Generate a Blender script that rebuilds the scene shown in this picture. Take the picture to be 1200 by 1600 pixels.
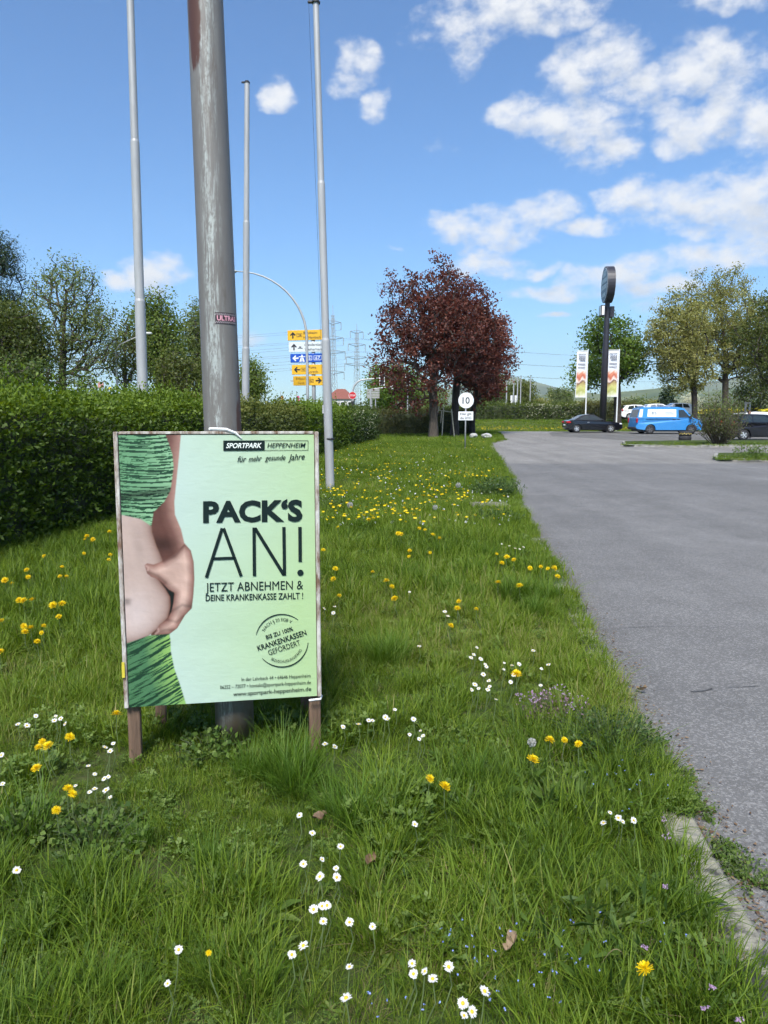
import bpy, bmesh, math, random
import numpy as np
from mathutils import Vector, Matrix

for o in list(bpy.data.objects): bpy.data.objects.remove(o)
sc = bpy.context.scene
COL = sc.collection
rng = np.random.default_rng(7)
random.seed(7)
PI = math.pi

# ------------------------------------------------------------------ camera
F, HY, CZ = 1140.0, 643.5, 1.6
FE, FX = F*1.0155, F*1.0094      # pixels per unit slope near the horizon row, for the pitched camera
#         # focal length (photo pixels), horizon row, eye height
TH = math.atan((800 - HY) / F)
CT, ST = math.cos(TH), math.sin(TH)
cam = bpy.data.cameras.new('camera')
cam.sensor_fit = 'VERTICAL'; cam.sensor_height = 24.0; cam.lens = F / 1600 * 24.0
cam.clip_start = 0.05; cam.clip_end = 30000
camo = bpy.data.objects.new('camera', cam); COL.objects.link(camo)
camo.location = (0, 0, CZ); camo.rotation_euler = (PI / 2 - TH, 0, 0)
sc.camera = camo

# ------------------------------------------------------------------ light and sky
SUN = Vector((-0.15, -0.86, 1.18)).normalized()      # towards the sun
sun_el = math.asin(SUN.z); sun_az = math.atan2(SUN.x, SUN.y)
sl = bpy.data.lights.new('sun', 'SUN'); sl.energy = 4.0; sl.angle = math.radians(18); sl.color = (1.0, 0.96, 0.89)
so = bpy.data.objects.new('sun', sl); COL.objects.link(so)
so.rotation_euler = SUN.to_track_quat('Z', 'Y').to_euler(); so.location = (-20, -8, 30)

sc.view_settings.view_transform = 'Standard'
sc.view_settings.look = 'None'
sc.view_settings.exposure = 0.82
sc.view_settings.gamma = 1.0
sc.view_settings.use_curve_mapping = False
sc.cycles.use_denoising = True
sc.cycles.max_bounces = 6; sc.cycles.diffuse_bounces = 3; sc.cycles.glossy_bounces = 3
sc.cycles.transmission_bounces = 4; sc.cycles.transparent_max_bounces = 6
sc.cycles.volume_bounces = 0
sc.cycles.use_adaptive_sampling = True; sc.cycles.adaptive_threshold = .035; sc.cycles.adaptive_min_samples = 16
sc.cycles.sample_clamp_indirect = 6.0

def ray(x, y):
    u = (x - 600) / F; v = (y - 800) / F
    return np.array([u, CT - v * ST, -ST - v * CT])
def gp(x, y, z=0.0):                    # photo pixel -> point on the level z
    d = ray(x, y); t = (z - CZ) / d[2]
    return Vector((d[0] * t, d[1] * t, z))
def at(x, y, Y):                        # photo pixel -> point at distance Y
    d = ray(x, y); t = Y / d[1]
    return Vector((d[0] * t, Y, CZ + d[2] * t))

world = bpy.data.worlds.new('World'); sc.world = world; world.use_nodes = True
def build_world():
    nt = world.node_tree; N = nt.nodes; L = nt.links; N.clear()
    out = N.new('ShaderNodeOutputWorld'); bg = N.new('ShaderNodeBackground')
    sky = N.new('ShaderNodeTexSky'); sky.sky_type = 'NISHITA'; sky.sun_disc = False
    sky.sun_elevation = sun_el; sky.sun_rotation = sun_az
    sky.altitude = 100; sky.air_density = 1.0; sky.dust_density = 0.15; sky.ozone_density = 3.0
    # cumulus: lumps at their places in front, scattered by noise elsewhere
    g = bpy.data.node_groups.new('cumulus', 'ShaderNodeTree')
    g.interface.new_socket('Dir', in_out='INPUT', socket_type='NodeSocketVector')
    g.interface.new_socket('Density', in_out='OUTPUT', socket_type='NodeSocketFloat')
    gn = g.nodes; gl = g.links
    gi = gn.new('NodeGroupInput'); go = gn.new('NodeGroupOutput')
    def M(op, a, b=None, c=None):
        n = gn.new('ShaderNodeMath'); n.operation = op
        for i, v in enumerate((a, b, c)):
            if v is None: continue
            if isinstance(v, (int, float)): n.inputs[i].default_value = v
            else: gl.new(v, n.inputs[i])
        return n.outputs[0]
    sep = gn.new('ShaderNodeSeparateXYZ'); gl.new(gi.outputs[0], sep.inputs[0])
    X, Y, Z = sep.outputs
    az = M('ARCTAN2', X, Y); el = M('ARCSINE', Z)
    comb = gn.new('ShaderNodeCombineXYZ'); gl.new(az, comb.inputs[0]); gl.new(el, comb.inputs[1])
    # ragged edges: warp the coordinates
    nz = gn.new('ShaderNodeTexNoise'); nz.inputs['Scale'].default_value = 14; nz.inputs['Detail'].default_value = 3
    mp = gn.new('ShaderNodeMapping'); mp.inputs['Scale'].default_value = (1, 1.5, 1); gl.new(comb.outputs[0], mp.inputs[0])
    gl.new(mp.outputs[0], nz.inputs['Vector'])
    wv = gn.new('ShaderNodeVectorMath'); wv.operation = 'SUBTRACT'; gl.new(nz.outputs['Color'], wv.inputs[0]); wv.inputs[1].default_value = (.5, .5, .5)
    ws = gn.new('ShaderNodeVectorMath'); ws.operation = 'MULTIPLY_ADD'; gl.new(wv.outputs[0], ws.inputs[0]); ws.inputs[1].default_value = (.07, .045, 0); gl.new(comb.outputs[0], ws.inputs[2])
    blobs = [(200,432,34,18),(235,425,40,27),(265,430,28,18),(438,152,34,24),(420,172,22,12),(560,92,36,26),(545,125,40,24),(585,163,30,20),(685,232,34,13),
             (700,45,60,36),(740,70,60,36),(800,15,110,34),(890,20,60,26),(950,85,62,34),(900,110,55,40),(810,178,62,22),(880,180,95,30),(905,215,62,30),(945,238,48,30),
             (1010,130,62,30),(1090,110,80,36),(1150,110,50,40),(1060,190,50,34),(1130,185,75,30),(1190,190,50,40),(1060,228,44,22),(1130,2,90,18),
             (730,358,66,22),(790,350,75,32),(850,330,60,28),(915,352,46,14),(760,378,60,20),(1000,315,62,30),(1080,320,85,36),(1160,310,80,46),(1190,350,60,50),(1110,360,70,18),
             (760,410,64,18),(830,420,52,12),(880,455,110,17),(960,435,90,22),(1060,410,90,24),(1150,400,80,22),(1020,480,60,16),(870,495,28,7),(620,392,24,10),(400,528,48,24),(1010,452,70,16)]
    mx = None
    faint = {(685,232): .1, (620,392): 0.0, (400,528): .25, (700,45): .7, (740,70): .5, (545,125): .7, (420,172): .3, (1020,480): .4, (880,455): .65, (760,378): .6, (1110,360): .6, (1130,2): .6, (200,432): 1.0, (235,425): 1.5, (265,430): 1.1}
    for (px, py, rx, ry) in blobs:
        d = ray(px, py); d = d / np.linalg.norm(d)
        a0 = math.atan2(d[0], d[1]); e0 = math.asin(d[2])
        s = gn.new('ShaderNodeVectorMath'); s.operation = 'SUBTRACT'; gl.new(ws.outputs[0], s.inputs[0]); s.inputs[1].default_value = (a0, e0, 0)
        m = gn.new('ShaderNodeVectorMath'); m.operation = 'MULTIPLY'; gl.new(s.outputs[0], m.inputs[0]); m.inputs[1].default_value = (F / rx / .95, F / ry / .95, 0)
        dd = gn.new('ShaderNodeVectorMath'); dd.operation = 'DOT_PRODUCT'; gl.new(m.outputs[0], dd.inputs[0]); gl.new(m.outputs[0], dd.inputs[1])
        v = M('SUBTRACT', faint.get((px, py), 1.0), dd.outputs['Value'])
        mx = v if mx is None else M('MAXIMUM', mx, v)
    mx = M('MAXIMUM', mx, -1.5)
    # the rest of the sky: same kind of clouds from a noise on the cloud level
    zz = M('ADD', M('MAXIMUM', Z, 0.0), 0.18)
    c2 = gn.new('ShaderNodeCombineXYZ'); gl.new(M('DIVIDE', X, zz), c2.inputs[0]); gl.new(M('DIVIDE', Y, zz), c2.inputs[1])
    n2 = gn.new('ShaderNodeTexNoise'); n2.inputs['Scale'].default_value = 1.3; n2.inputs['Detail'].default_value = 2; gl.new(c2.outputs[0], n2.inputs['Vector'])
    oth = M('MULTIPLY_ADD', n2.outputs['Fac'], 7.0, -3.9)
    away = gn.new('ShaderNodeMapRange'); away.interpolation_type = 'SMOOTHSTEP'
    gl.new(M('ABSOLUTE', az), away.inputs[0]); away.inputs[1].default_value = .55; away.inputs[2].default_value = .75
    up = gn.new('ShaderNodeMapRange'); up.interpolation_type = 'SMOOTHSTEP'
    gl.new(el, up.inputs[0]); up.inputs[1].default_value = .55; up.inputs[2].default_value = .7
    aw = M('MAXIMUM', away.outputs[0], up.outputs[0])
    oth = M('MULTIPLY_ADD', aw, M('ADD', oth, 1.5), -1.5)
    mx = M('MAXIMUM', mx, oth)
    n3 = gn.new('ShaderNodeTexNoise'); n3.inputs['Scale'].default_value = 24; n3.inputs['Detail'].default_value = 8; n3.inputs['Roughness'].default_value = .60
    gl.new(mp.outputs[0], n3.inputs['Vector'])
    dn = M('ADD', mx, M('MULTIPLY_ADD', n3.outputs['Fac'], 3.6, -1.95))
    gl.new(dn, go.inputs[0])
    tc = N.new('ShaderNodeTexCoord')
    def MW(op, a, b=None, c=None):
        n = N.new('ShaderNodeMath'); n.operation = op
        for i, v in enumerate((a, b, c)):
            if v is None: continue
            if isinstance(v, (int, float)): n.inputs[i].default_value = v
            else: L.new(v, n.inputs[i])
        return n.outputs[0]
    g1 = N.new('ShaderNodeGroup'); g1.node_tree = g; L.new(tc.outputs['Generated'], g1.inputs[0])
    sh = N.new('ShaderNodeVectorMath'); sh.operation = 'ADD'; L.new(tc.outputs['Generated'], sh.inputs[0]); sh.inputs[1].default_value = (-.012, 0, .02)
    g2 = N.new('ShaderNodeGroup'); g2.node_tree = g; L.new(sh.outputs[0], g2.inputs[0])
    al = N.new('ShaderNodeMapRange'); al.interpolation_type = 'SMOOTHSTEP'; L.new(g1.outputs[0], al.inputs[0])
    al.inputs[1].default_value = -.45; al.inputs[2].default_value = 1.25; al.inputs[4].default_value = .95
    shd = N.new('ShaderNodeMapRange'); shd.interpolation_type = 'SMOOTHSTEP'; L.new(g2.outputs[0], shd.inputs[0])
    shd.inputs[1].default_value = 0.0; shd.inputs[2].default_value = 1.9
    cm = N.new('ShaderNodeMix'); cm.data_type = 'RGBA'; L.new(shd.outputs[0], cm.inputs[0])
    K = 1.0
    cm.inputs[6].default_value = (5.6 * K, 5.65 * K, 5.7 * K, 1); cm.inputs[7].default_value = (3.5 * K, 3.85 * K, 4.4 * K, 1)
    tint = N.new('ShaderNodeMix'); tint.data_type = 'RGBA'; tint.blend_type = 'MULTIPLY'; tint.inputs[0].default_value = 1
    L.new(sky.outputs[0], tint.inputs[6]); tint.inputs[7].default_value = (.615, .85, 1.04, 1)
    mix = N.new('ShaderNodeMix'); mix.data_type = 'RGBA'; L.new(al.outputs[0], mix.inputs[0])
    L.new(tint.outputs[2], mix.inputs[6]); L.new(cm.outputs[2], mix.inputs[7])
    L.new(mix.outputs[2], bg.inputs[0]); bg.inputs[1].default_value = 0.10
    L.new(bg.outputs[0], out.inputs[0])
build_world()
world.cycles.sampling_method = 'MANUAL'; world.cycles.sample_map_resolution = 384

# ------------------------------------------------------------------ helpers
def s2l(c):
    c = np.asarray(c, float) / 255.0
    return np.where(c <= .04045, c / 12.92, ((c + .055) / 1.055) ** 2.4)
def tag(o, label, cat, group=None, kind=None):
    if label: o['label'] = label
    if cat: o['category'] = cat
    if group: o['group'] = group
    if kind: o['kind'] = kind
    return o
def thing(name, label, cat, loc=(0, 0, 0), rz=0.0, group=None):
    o = bpy.data.objects.new(name, None); COL.objects.link(o)
    o.location = loc; o.rotation_euler = (0, 0, rz); o.empty_display_size = .1
    return tag(o, label, cat, group)
def copy_tree(o, parent=None):
    c = o.copy(); COL.objects.link(c); c.parent = parent
    for ch in list(o.children):
        copy_tree(ch, c)
    return c
def npmesh(name, V, Fc, smooth=False):
    V = np.asarray(V, np.float32); Fc = np.asarray(Fc, np.int32)
    me = bpy.data.meshes.new(name); nf, k = Fc.shape
    me.vertices.add(len(V)); me.vertices.foreach_set('co', V.ravel())
    me.loops.add(nf * k); me.loops.foreach_set('vertex_index', Fc.ravel())
    me.polygons.add(nf); me.polygons.foreach_set('loop_start', np.arange(0, nf * k, k, dtype=np.int32))
    me.update(calc_edges=True)
    if smooth: me.polygons.foreach_set('use_smooth', np.ones(nf, bool))
    return me
def link(name, me, mat=None, parent=None, loc=None):
    o = bpy.data.objects.new(name, me); COL.objects.link(o)
    if mat is not None:
        me.materials.clear(); me.materials.append(mat)
    if parent is not None: o.parent = parent
    if loc is not None: o.location = loc
    return o
class MB:
    def __init__(s): s.v = []; s.f = []
    def add(s, v, f):
        n = len(s.v); s.v += [tuple(p) for p in v]; s.f += [tuple(i + n for i in q) for q in f]; return s
    def box(s, c, d, rz=0, bev=0.0):
        x, y, z = [q / 2 for q in d]
        if bev <= 0:
            v = [(-x,-y,-z),(x,-y,-z),(x,y,-z),(-x,y,-z),(-x,-y,z),(x,-y,z),(x,y,z),(-x,y,z)]
            f = [(0,3,2,1),(4,5,6,7),(0,1,5,4),(1,2,6,5),(2,3,7,6),(3,0,4,7)]
        else:
            b = bev; ring = lambda X, Y, zz: [(-X+b,-Y,zz),(X-b,-Y,zz),(X,-Y+b,zz),(X,Y-b,zz),(X-b,Y,zz),(-X+b,Y,zz),(-X,Y-b,zz),(-X,-Y+b,zz)]
            v = ring(x-b, y-b, -z) + ring(x, y, -z+b) + ring(x, y, z-b) + ring(x-b, y-b, z)
            f = [tuple(range(7,-1,-1)), tuple(range(24, 32))]
            for r in range(3):
                for i in range(8):
                    j = (i+1) % 8; f.append((r*8+i, r*8+j, r*8+8+j, r*8+8+i))
        ca, sa = math.cos(rz), math.sin(rz)
        v = [(c[0]+ca*a-sa*b_, c[1]+sa*a+ca*b_, c[2]+q) for a, b_, q in v]
        return s.add(v, f)
    def tube(s, pts, radii, n=8, caps=True):
        pts = [Vector(p) for p in pts]; m = len(pts)
        if isinstance(radii, (int, float)): radii = [radii] * m
        v = []; ref = None
        for i, p in enumerate(pts):
            t = (pts[min(i+1, m-1)] - pts[max(i-1, 0)])
            t = t.normalized() if t.length > 1e-9 else Vector((0,0,1))
            if ref is None: ref = Vector((1,0,0)) if abs(t.x) < .9 else Vector((0,1,0))
            a = (ref - t * ref.dot(t)).normalized(); b = t.cross(a); ref = a
            for k in range(n):
                q = 2*PI*k/n; v.append(p + (a*math.cos(q) + b*math.sin(q)) * radii[i])
        f = []
        for i in range(m-1):
            for k in range(n):
                j = (k+1) % n; f.append((i*n+k, i*n+j, (i+1)*n+j, (i+1)*n+k))
        if caps: f.append(tuple(range(n-1, -1, -1))); f.append(tuple((m-1)*n + k for k in range(n)))
        return s.add(v, f)
    def cyl(s, p0, p1, r0, r1=None, n=12): return s.tube([p0, p1], [r0, r0 if r1 is None else r1], n)
    def lathe(s, prof, n=16, o=(0,0,0)):
        m = len(prof); v = [(o[0]+r*math.cos(2*PI*k/n), o[1]+r*math.sin(2*PI*k/n), o[2]+z) for r, z in prof for k in range(n)]
        f = [(i*n+k, i*n+(k+1) % n, (i+1)*n+(k+1) % n, (i+1)*n+k) for i in range(m-1) for k in range(n)]
        return s.add(v, f)
    def poly(s, pts): return s.add(pts, [tuple(range(len(pts)))])
    def build(s, name, mat, parent=None, smooth=False, loc=None):
        me = bpy.data.meshes.new(name); me.from_pydata([tuple(p) for p in s.v], [], s.f); me.update()
        if smooth: me.polygons.foreach_set('use_smooth', np.array([len(p.vertices) <= 4 for p in me.polygons], bool))
        return link(name, me, mat, parent, loc)

# ---- text as flat meshes
_tcache = {}
def text_mesh(txt, bold=0.0, shear=0.0, spacing=1.0):
    key = (txt, bold, shear, spacing)
    if key in _tcache: return _tcache[key]
    cu = bpy.data.curves.new('t', 'FONT'); cu.body = txt; cu.offset = bold; cu.shear = shear; cu.space_character = spacing; cu.resolution_u = 3
    ob = bpy.data.objects.new('t', cu); COL.objects.link(ob)
    bpy.context.view_layer.update()
    dg = bpy.context.evaluated_depsgraph_get(); me = bpy.data.meshes.new_from_object(ob.evaluated_get(dg))
    v = np.array([p.co[:] for p in me.vertices]); f = [tuple(p.vertices) for p in me.polygons]
    bpy.data.objects.remove(ob); bpy.data.meshes.remove(me); bpy.data.curves.remove(cu)
    v = v[:, :2] if len(v) else np.zeros((0, 2))
    if len(v): v = v - v.min(0) * [1, 0]
    _tcache[key] = (v, f); return v, f
def text_fit(txt, x0, x1, base, cap, **k):
    """text in a 2-D frame (x right, y up): from x0 to x1, baseline, capital height"""
    v, f = text_mesh(txt, **k)
    w = v[:, 0].max(); h = text_mesh('H', **{q: k[q] for q in k if q == 'bold'})[0][:, 1].max()
    return np.c_[x0 + v[:, 0] / w * (x1 - x0), base + v[:, 1] / h * cap], f

# ---- materials
def nodes(name):
    m = bpy.data.materials.new(name); m.use_nodes = True
    return m, m.node_tree.nodes, m.node_tree.links, m.node_tree.nodes['Principled BSDF']
def pm(name, col, rough=.6, var=.18, scale=6.0, bump=0.0, bscale=None, metal=0.0, stretch=(1,1,1), col2=None, detail=6, spec=.5, thr=(.35,.65)):
    m, N, L, b = nodes(name)
    tc = N.new('ShaderNodeTexCoord'); mp = N.new('ShaderNodeMapping'); mp.inputs['Scale'].default_value = stretch
    L.new(tc.outputs['Object'], mp.inputs[0])
    nz = N.new('ShaderNodeTexNoise'); nz.inputs['Scale'].default_value = scale; nz.inputs['Detail'].default_value = detail; nz.inputs['Roughness'].default_value = .62
    L.new(mp.outputs[0], nz.inputs['Vector'])
    rp = N.new('ShaderNodeValToRGB'); rp.color_ramp.elements[0].position = thr[0]; rp.color_ramp.elements[1].position = thr[1]
    c = np.array(col[:3]); c2 = np.array(col2) if col2 is not None else c * (1 + var)
    c1 = c if col2 is not None else c * (1 - var)
    rp.color_ramp.elements[0].color = (*c1, 1); rp.color_ramp.elements[1].color = (*c2, 1)
    L.new(nz.outputs['Fac'], rp.inputs[0]); L.new(rp.outputs[0], b.inputs['Base Color'])
    b.inputs['Roughness'].default_value = rough; b.inputs['Metallic'].default_value = metal; b.inputs['Specular IOR Level'].default_value = spec
    if bump:
        n2 = N.new('ShaderNodeTexNoise'); n2.inputs['Scale'].default_value = bscale or scale * 3; n2.inputs['Detail'].default_value = 5
        L.new(mp.outputs[0], n2.inputs['Vector'])
        bp = N.new('ShaderNodeBump'); bp.inputs['Strength'].default_value = bump; bp.inputs['Distance'].default_value = .02
        L.new(n2.outputs['Fac'], bp.inputs['Height']); L.new(bp.outputs[0], b.inputs['Normal'])
    return m
def leafmat(name, cols, trans=.35, rough=.55, gloss=.02, shuffle=.25, inst=0.0):
    """cols: colours picked per leaf by the point attribute 'v'"""
    m, N, L, b = nodes(name); N.remove(b)
    out = [n for n in N if n.type == 'OUTPUT_MATERIAL'][0]
    at_ = N.new('ShaderNodeAttribute'); at_.attribute_name = 'v'
    rp = N.new('ShaderNodeValToRGB'); el = rp.color_ramp.elements
    while len(el) < len(cols): el.new(.5)
    for i, c in enumerate(cols):
        el[i].position = i / max(1, len(cols) - 1); el[i].color = (*c, 1)
    oi = N.new('ShaderNodeObjectInfo'); ad = N.new('ShaderNodeMath'); ad.operation = 'MULTIPLY_ADD'
    L.new(oi.outputs['Random'], ad.inputs[0]); ad.inputs[1].default_value = shuffle; L.new(at_.outputs['Fac'], ad.inputs[2])
    sb = N.new('ShaderNodeMath'); sb.operation = 'SUBTRACT'; L.new(ad.outputs[0], sb.inputs[0]); sb.inputs[1].default_value = shuffle / 2
    fac = sb.outputs[0]
    if inst:                                  # tone of the patch the tuft stands in
        ai = N.new('ShaderNodeAttribute'); ai.attribute_type = 'INSTANCER'; ai.attribute_name = 'tone'; ma = N.new('ShaderNodeMath'); ma.operation = 'MULTIPLY_ADD'
        L.new(ai.outputs['Fac'], ma.inputs[0]); ma.inputs[1].default_value = inst; L.new(fac, ma.inputs[2]); fac = ma.outputs[0]
    L.new(fac, rp.inputs[0])
    d = N.new('ShaderNodeBsdfDiffuse'); t = N.new('ShaderNodeBsdfTranslucent'); g = N.new('ShaderNodeBsdfGlossy'); g.inputs['Roughness'].default_value = rough
    L.new(rp.outputs[0], d.inputs[0])
    hs = N.new('ShaderNodeHueSaturation'); hs.inputs['Hue'].default_value = .485; hs.inputs['Saturation'].default_value = 1.15; hs.inputs['Value'].default_value = 1.25
    L.new(rp.outputs[0], hs.inputs['Color']); L.new(hs.outputs[0], t.inputs[0])
    m1 = N.new('ShaderNodeMixShader'); m1.inputs[0].default_value = trans; L.new(d.outputs[0], m1.inputs[1]); L.new(t.outputs[0], m1.inputs[2])
    m2 = N.new('ShaderNodeMixShader'); m2.inputs[0].default_value = gloss; L.new(m1.outputs[0], m2.inputs[1]); L.new(g.outputs[0], m2.inputs[2])
    L.new(m2.outputs[0], out.inputs[0]); return m
def vcolmat(name, rough=.5, bump=None, spec=.3, gain=1.0):
    m, N, L, b = nodes(name)
    a = N.new('ShaderNodeAttribute'); a.attribute_name = 'col'; L.new(a.outputs['Color'], b.inputs['Base Color'])
    b.inputs['Roughness'].default_value = rough; b.inputs['Specular IOR Level'].default_value = spec
    if bump:
        tc = N.new('ShaderNodeTexCoord'); mp = N.new('ShaderNodeMapping'); mp.inputs['Scale'].default_value = bump[0]; L.new(tc.outputs['Object'], mp.inputs[0])
        nz = N.new('ShaderNodeTexNoise'); nz.inputs['Scale'].default_value = bump[1]; nz.inputs['Detail'].default_value = 4; nz.inputs['Distortion'].default_value = .6; L.new(mp.outputs[0], nz.inputs['Vector'])
        bp = N.new('ShaderNodeBump'); bp.inputs['Strength'].default_value = bump[2]; bp.inputs['Distance'].default_value = .01; L.new(nz.outputs['Fac'], bp.inputs['Height']); L.new(bp.outputs[0], b.inputs['Normal'])
    return m
def setv(me, vals, name='v'):
    a = me.attributes.new(name, 'FLOAT', 'POINT'); a.data.foreach_set('value', np.asarray(vals, np.float32))
def setcol(me, cols):
    a = me.attributes.new('col', 'FLOAT_COLOR', 'POINT')
    c = np.c_[np.asarray(cols, np.float32), np.ones(len(cols), np.float32)]; a.data.foreach_set('color', c.ravel().astype(np.float32))
def unit(a): return a / np.maximum(np.linalg.norm(a, axis=1, keepdims=True), 1e-9)
def leaf_quads(C, size, aspect=.6, up=.0, out=None, fold=.12, r=rng):
    """one folded quad for each leaf; returns verts, faces"""
    n = len(C); A = unit(r.normal(size=(n, 3)) + (out if out is not None else 0) + np.array([0, 0, up]))
    R = r.normal(size=(n, 3)); B = unit(np.cross(A, R)); Nn = np.cross(A, B)
    s = (np.asarray(size) * np.ones(n))[:, None]
    V = np.stack([C - A*s*.5, C + B*s*aspect*.5 + Nn*s*fold, C + A*s*.5, C - B*s*aspect*.5 + Nn*s*fold], 1).reshape(-1, 3)
    Fc = np.arange(4*n).reshape(n, 4)
    return V, Fc
def fbm2(x, y, seed=0, oct=4, base=1.0):
    r = np.random.default_rng(seed); z = np.zeros_like(x, float); a = 1.0; f = base
    for o in range(oct):
        for k in range(3):
            th = r.uniform(0, 2*PI); p = r.uniform(0, 2*PI)
            z += a * np.sin(f * (x*np.cos(th) + y*np.sin(th)) + p + 1.3*np.sin(f*.7*(x*np.sin(th*1.7) - y*np.cos(th*1.3)) + p*2)) / 3
        a *= .5; f *= 2.07
    return z

WHITE = pm('white_paint', (.75,.76,.76), .45, .05, 20)
BLACKP = pm('black_print', (.012,.016,.018), .5, .1)
GALV = pm('galvanised_steel', (.37,.375,.38), .5, .10, 9, .05, 60, metal=.15, stretch=(1,1,.15))
WOOD = pm('weathered_wood', (.16,.10,.065), .8, .45, 22, .35, 60, stretch=(1,1,.08))
RUBBER = pm('black_rubber', (.018,.018,.02), .75, .25, 14, .2)
CHROME = pm('alloy_rim', (.62,.63,.65), .3, .08, metal=.6)
DARKP = pm('dark_plastic', (.02,.021,.024), .5, .2)
def glassmat():
    m, N, L, b = nodes('car_glass'); b.inputs['Base Color'].default_value = (.02,.028,.03,1); b.inputs['Roughness'].default_value = .04
    b.inputs['Specular IOR Level'].default_value = .9; return m
GLASS = glassmat()
# ------------------------------------------------------------------ setting: ground, asphalt, kerbs, hills
def sstep(a, b, x):
    t = np.clip((x - a) / (b - a), 0, 1); return t*t*(3 - 2*t)
def gz(x, y):                                   # level of the land beyond the car park
    return .8 * sstep(60.5, 73, y) * sstep(4, 9, x)
KERB = [(1.02,-1.5),(1.05,1.0),(1.13,1.95),(1.19,2.49),(1.29,3.24),(1.41,4.35),(1.53,5.22),(1.75,7.03),(2.1,10.3),(2.55,13.7),(3.03,17.2),(4.05,26),(4.86,32.7),(5.2,35.5),(5.75,38.2),(6.9,41.5)]
KX = np.array([p[0] for p in KERB]); KY = np.array([p[1] for p in KERB])
def kerb_x(y): return np.interp(y, KY, KX)
def hedge_x(y): return -5.7 + .124 * y          # face of the hedge towards the verge

def grassland_mat(name, a, b, c, s1=.35, s2=9):
    m, N, L, bs = nodes(name)
    tc = N.new('ShaderNodeTexCoord')
    n1 = N.new('ShaderNodeTexNoise'); n1.inputs['Scale'].default_value = s1; n1.inputs['Detail'].default_value = 5; L.new(tc.outputs['Object'], n1.inputs['Vector'])
    n2 = N.new('ShaderNodeTexNoise'); n2.inputs['Scale'].default_value = s2; n2.inputs['Detail'].default_value = 8; n2.inputs['Roughness'].default_value = .7; L.new(tc.outputs['Object'], n2.inputs['Vector'])
    r1 = N.new('ShaderNodeValToRGB'); r1.color_ramp.elements[0].position = .35; r1.color_ramp.elements[1].position = .65
    r1.color_ramp.elements[0].color = (*a, 1); r1.color_ramp.elements[1].color = (*b, 1); L.new(n1.outputs['Fac'], r1.inputs[0])
    mx = N.new('ShaderNodeMix'); mx.data_type = 'RGBA'; r2 = N.new('ShaderNodeMapRange'); r2.inputs[1].default_value = .5; r2.inputs[2].default_value = .75
    L.new(n2.outputs['Fac'], r2.inputs[0]); L.new(r2.outputs[0], mx.inputs[0]); L.new(r1.outputs[0], mx.inputs[6]); mx.inputs[7].default_value = (*c, 1)
    L.new(mx.outputs[2], bs.inputs['Base Color']); bs.inputs['Roughness'].default_value = .9; bs.inputs['Specular IOR Level'].default_value = .1
    bp = N.new('ShaderNodeBump'); bp.inputs['Strength'].default_value = .6; bp.inputs['Distance'].default_value = .05; L.new(n2.outputs['Fac'], bp.inputs['Height']); L.new(bp.outputs[0], bs.inputs['Normal'])
    return m
def grid_sheet(name, xs, ys, zf, mat):
    X, Y = np.meshgrid(xs, ys); Z = zf(X, Y); nx, ny = len(xs), len(ys)
    V = np.c_[X.ravel(), Y.ravel(), Z.ravel()]
    i = np.arange((nx-1)*(ny-1)); r, c = i // (nx-1), i % (nx-1); a = r*nx + c
    return link(name, npmesh(name, V, np.c_[a, a+1, a+nx+1, a+nx], True), mat)
xs = np.r_[-9000,-4000,-1500,-600,-250,-120,-60,-30,np.linspace(-15,60,76),80,120,250,600,1500,4000,9000]
ys = np.r_[-3000,-800,-200,-60,-20,-5,np.linspace(0,59,60),np.linspace(60,76,33),80,90,110,150,250,500,1000,2000,4000,9000]
GM = grassland_mat('meadow_soil', (.045,.075,.018), (.075,.105,.03), (.11,.10,.05))
o = grid_sheet('ground', xs, ys, lambda x, y: gz(x, y) - .06, GM); tag(o, None, None, kind='structure')

# the verge: lumpy soil between hedge and kerb
def vz(x, y):
    k = kerb_x(y); e = np.clip((k - x) / .5, 0, 1)
    return .020 - .006*e + .022 * fbm2(x, y, 3, 3, 2.1) * e
ys = np.r_[np.arange(-1, 8, .16), np.arange(8, 20, .4), np.arange(20, 42, 1.0)]
rows = []
NX = 60
for y in ys:
    t = np.linspace(0, 1, NX); t = 1 - (1 - t)**1.3
    xl = hedge_x(y) - 2.2; xr = float(kerb_x(y)) - .01
    rows.append(np.c_[xl + (xr - xl)*t, np.full(NX, y)])
R = np.array(rows); X, Y = R[..., 0], R[..., 1]; Z = vz(X, Y)
V = np.c_[X.ravel(), Y.ravel(), Z.ravel()]; ny = len(ys); i = np.arange((NX-1)*(ny-1)); r_, c_ = i // (NX-1), i % (NX-1); a = r_*NX + c_
VM = grassland_mat('verge_soil', (.045,.075,.018), (.055,.075,.022), (.09,.08,.04), 1.2, 30)
o = link('verge_ground', npmesh('verge_ground', V, np.c_[a, a+1, a+NX+1, a+NX], True), VM); tag(o, None, None, kind='structure')

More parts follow.
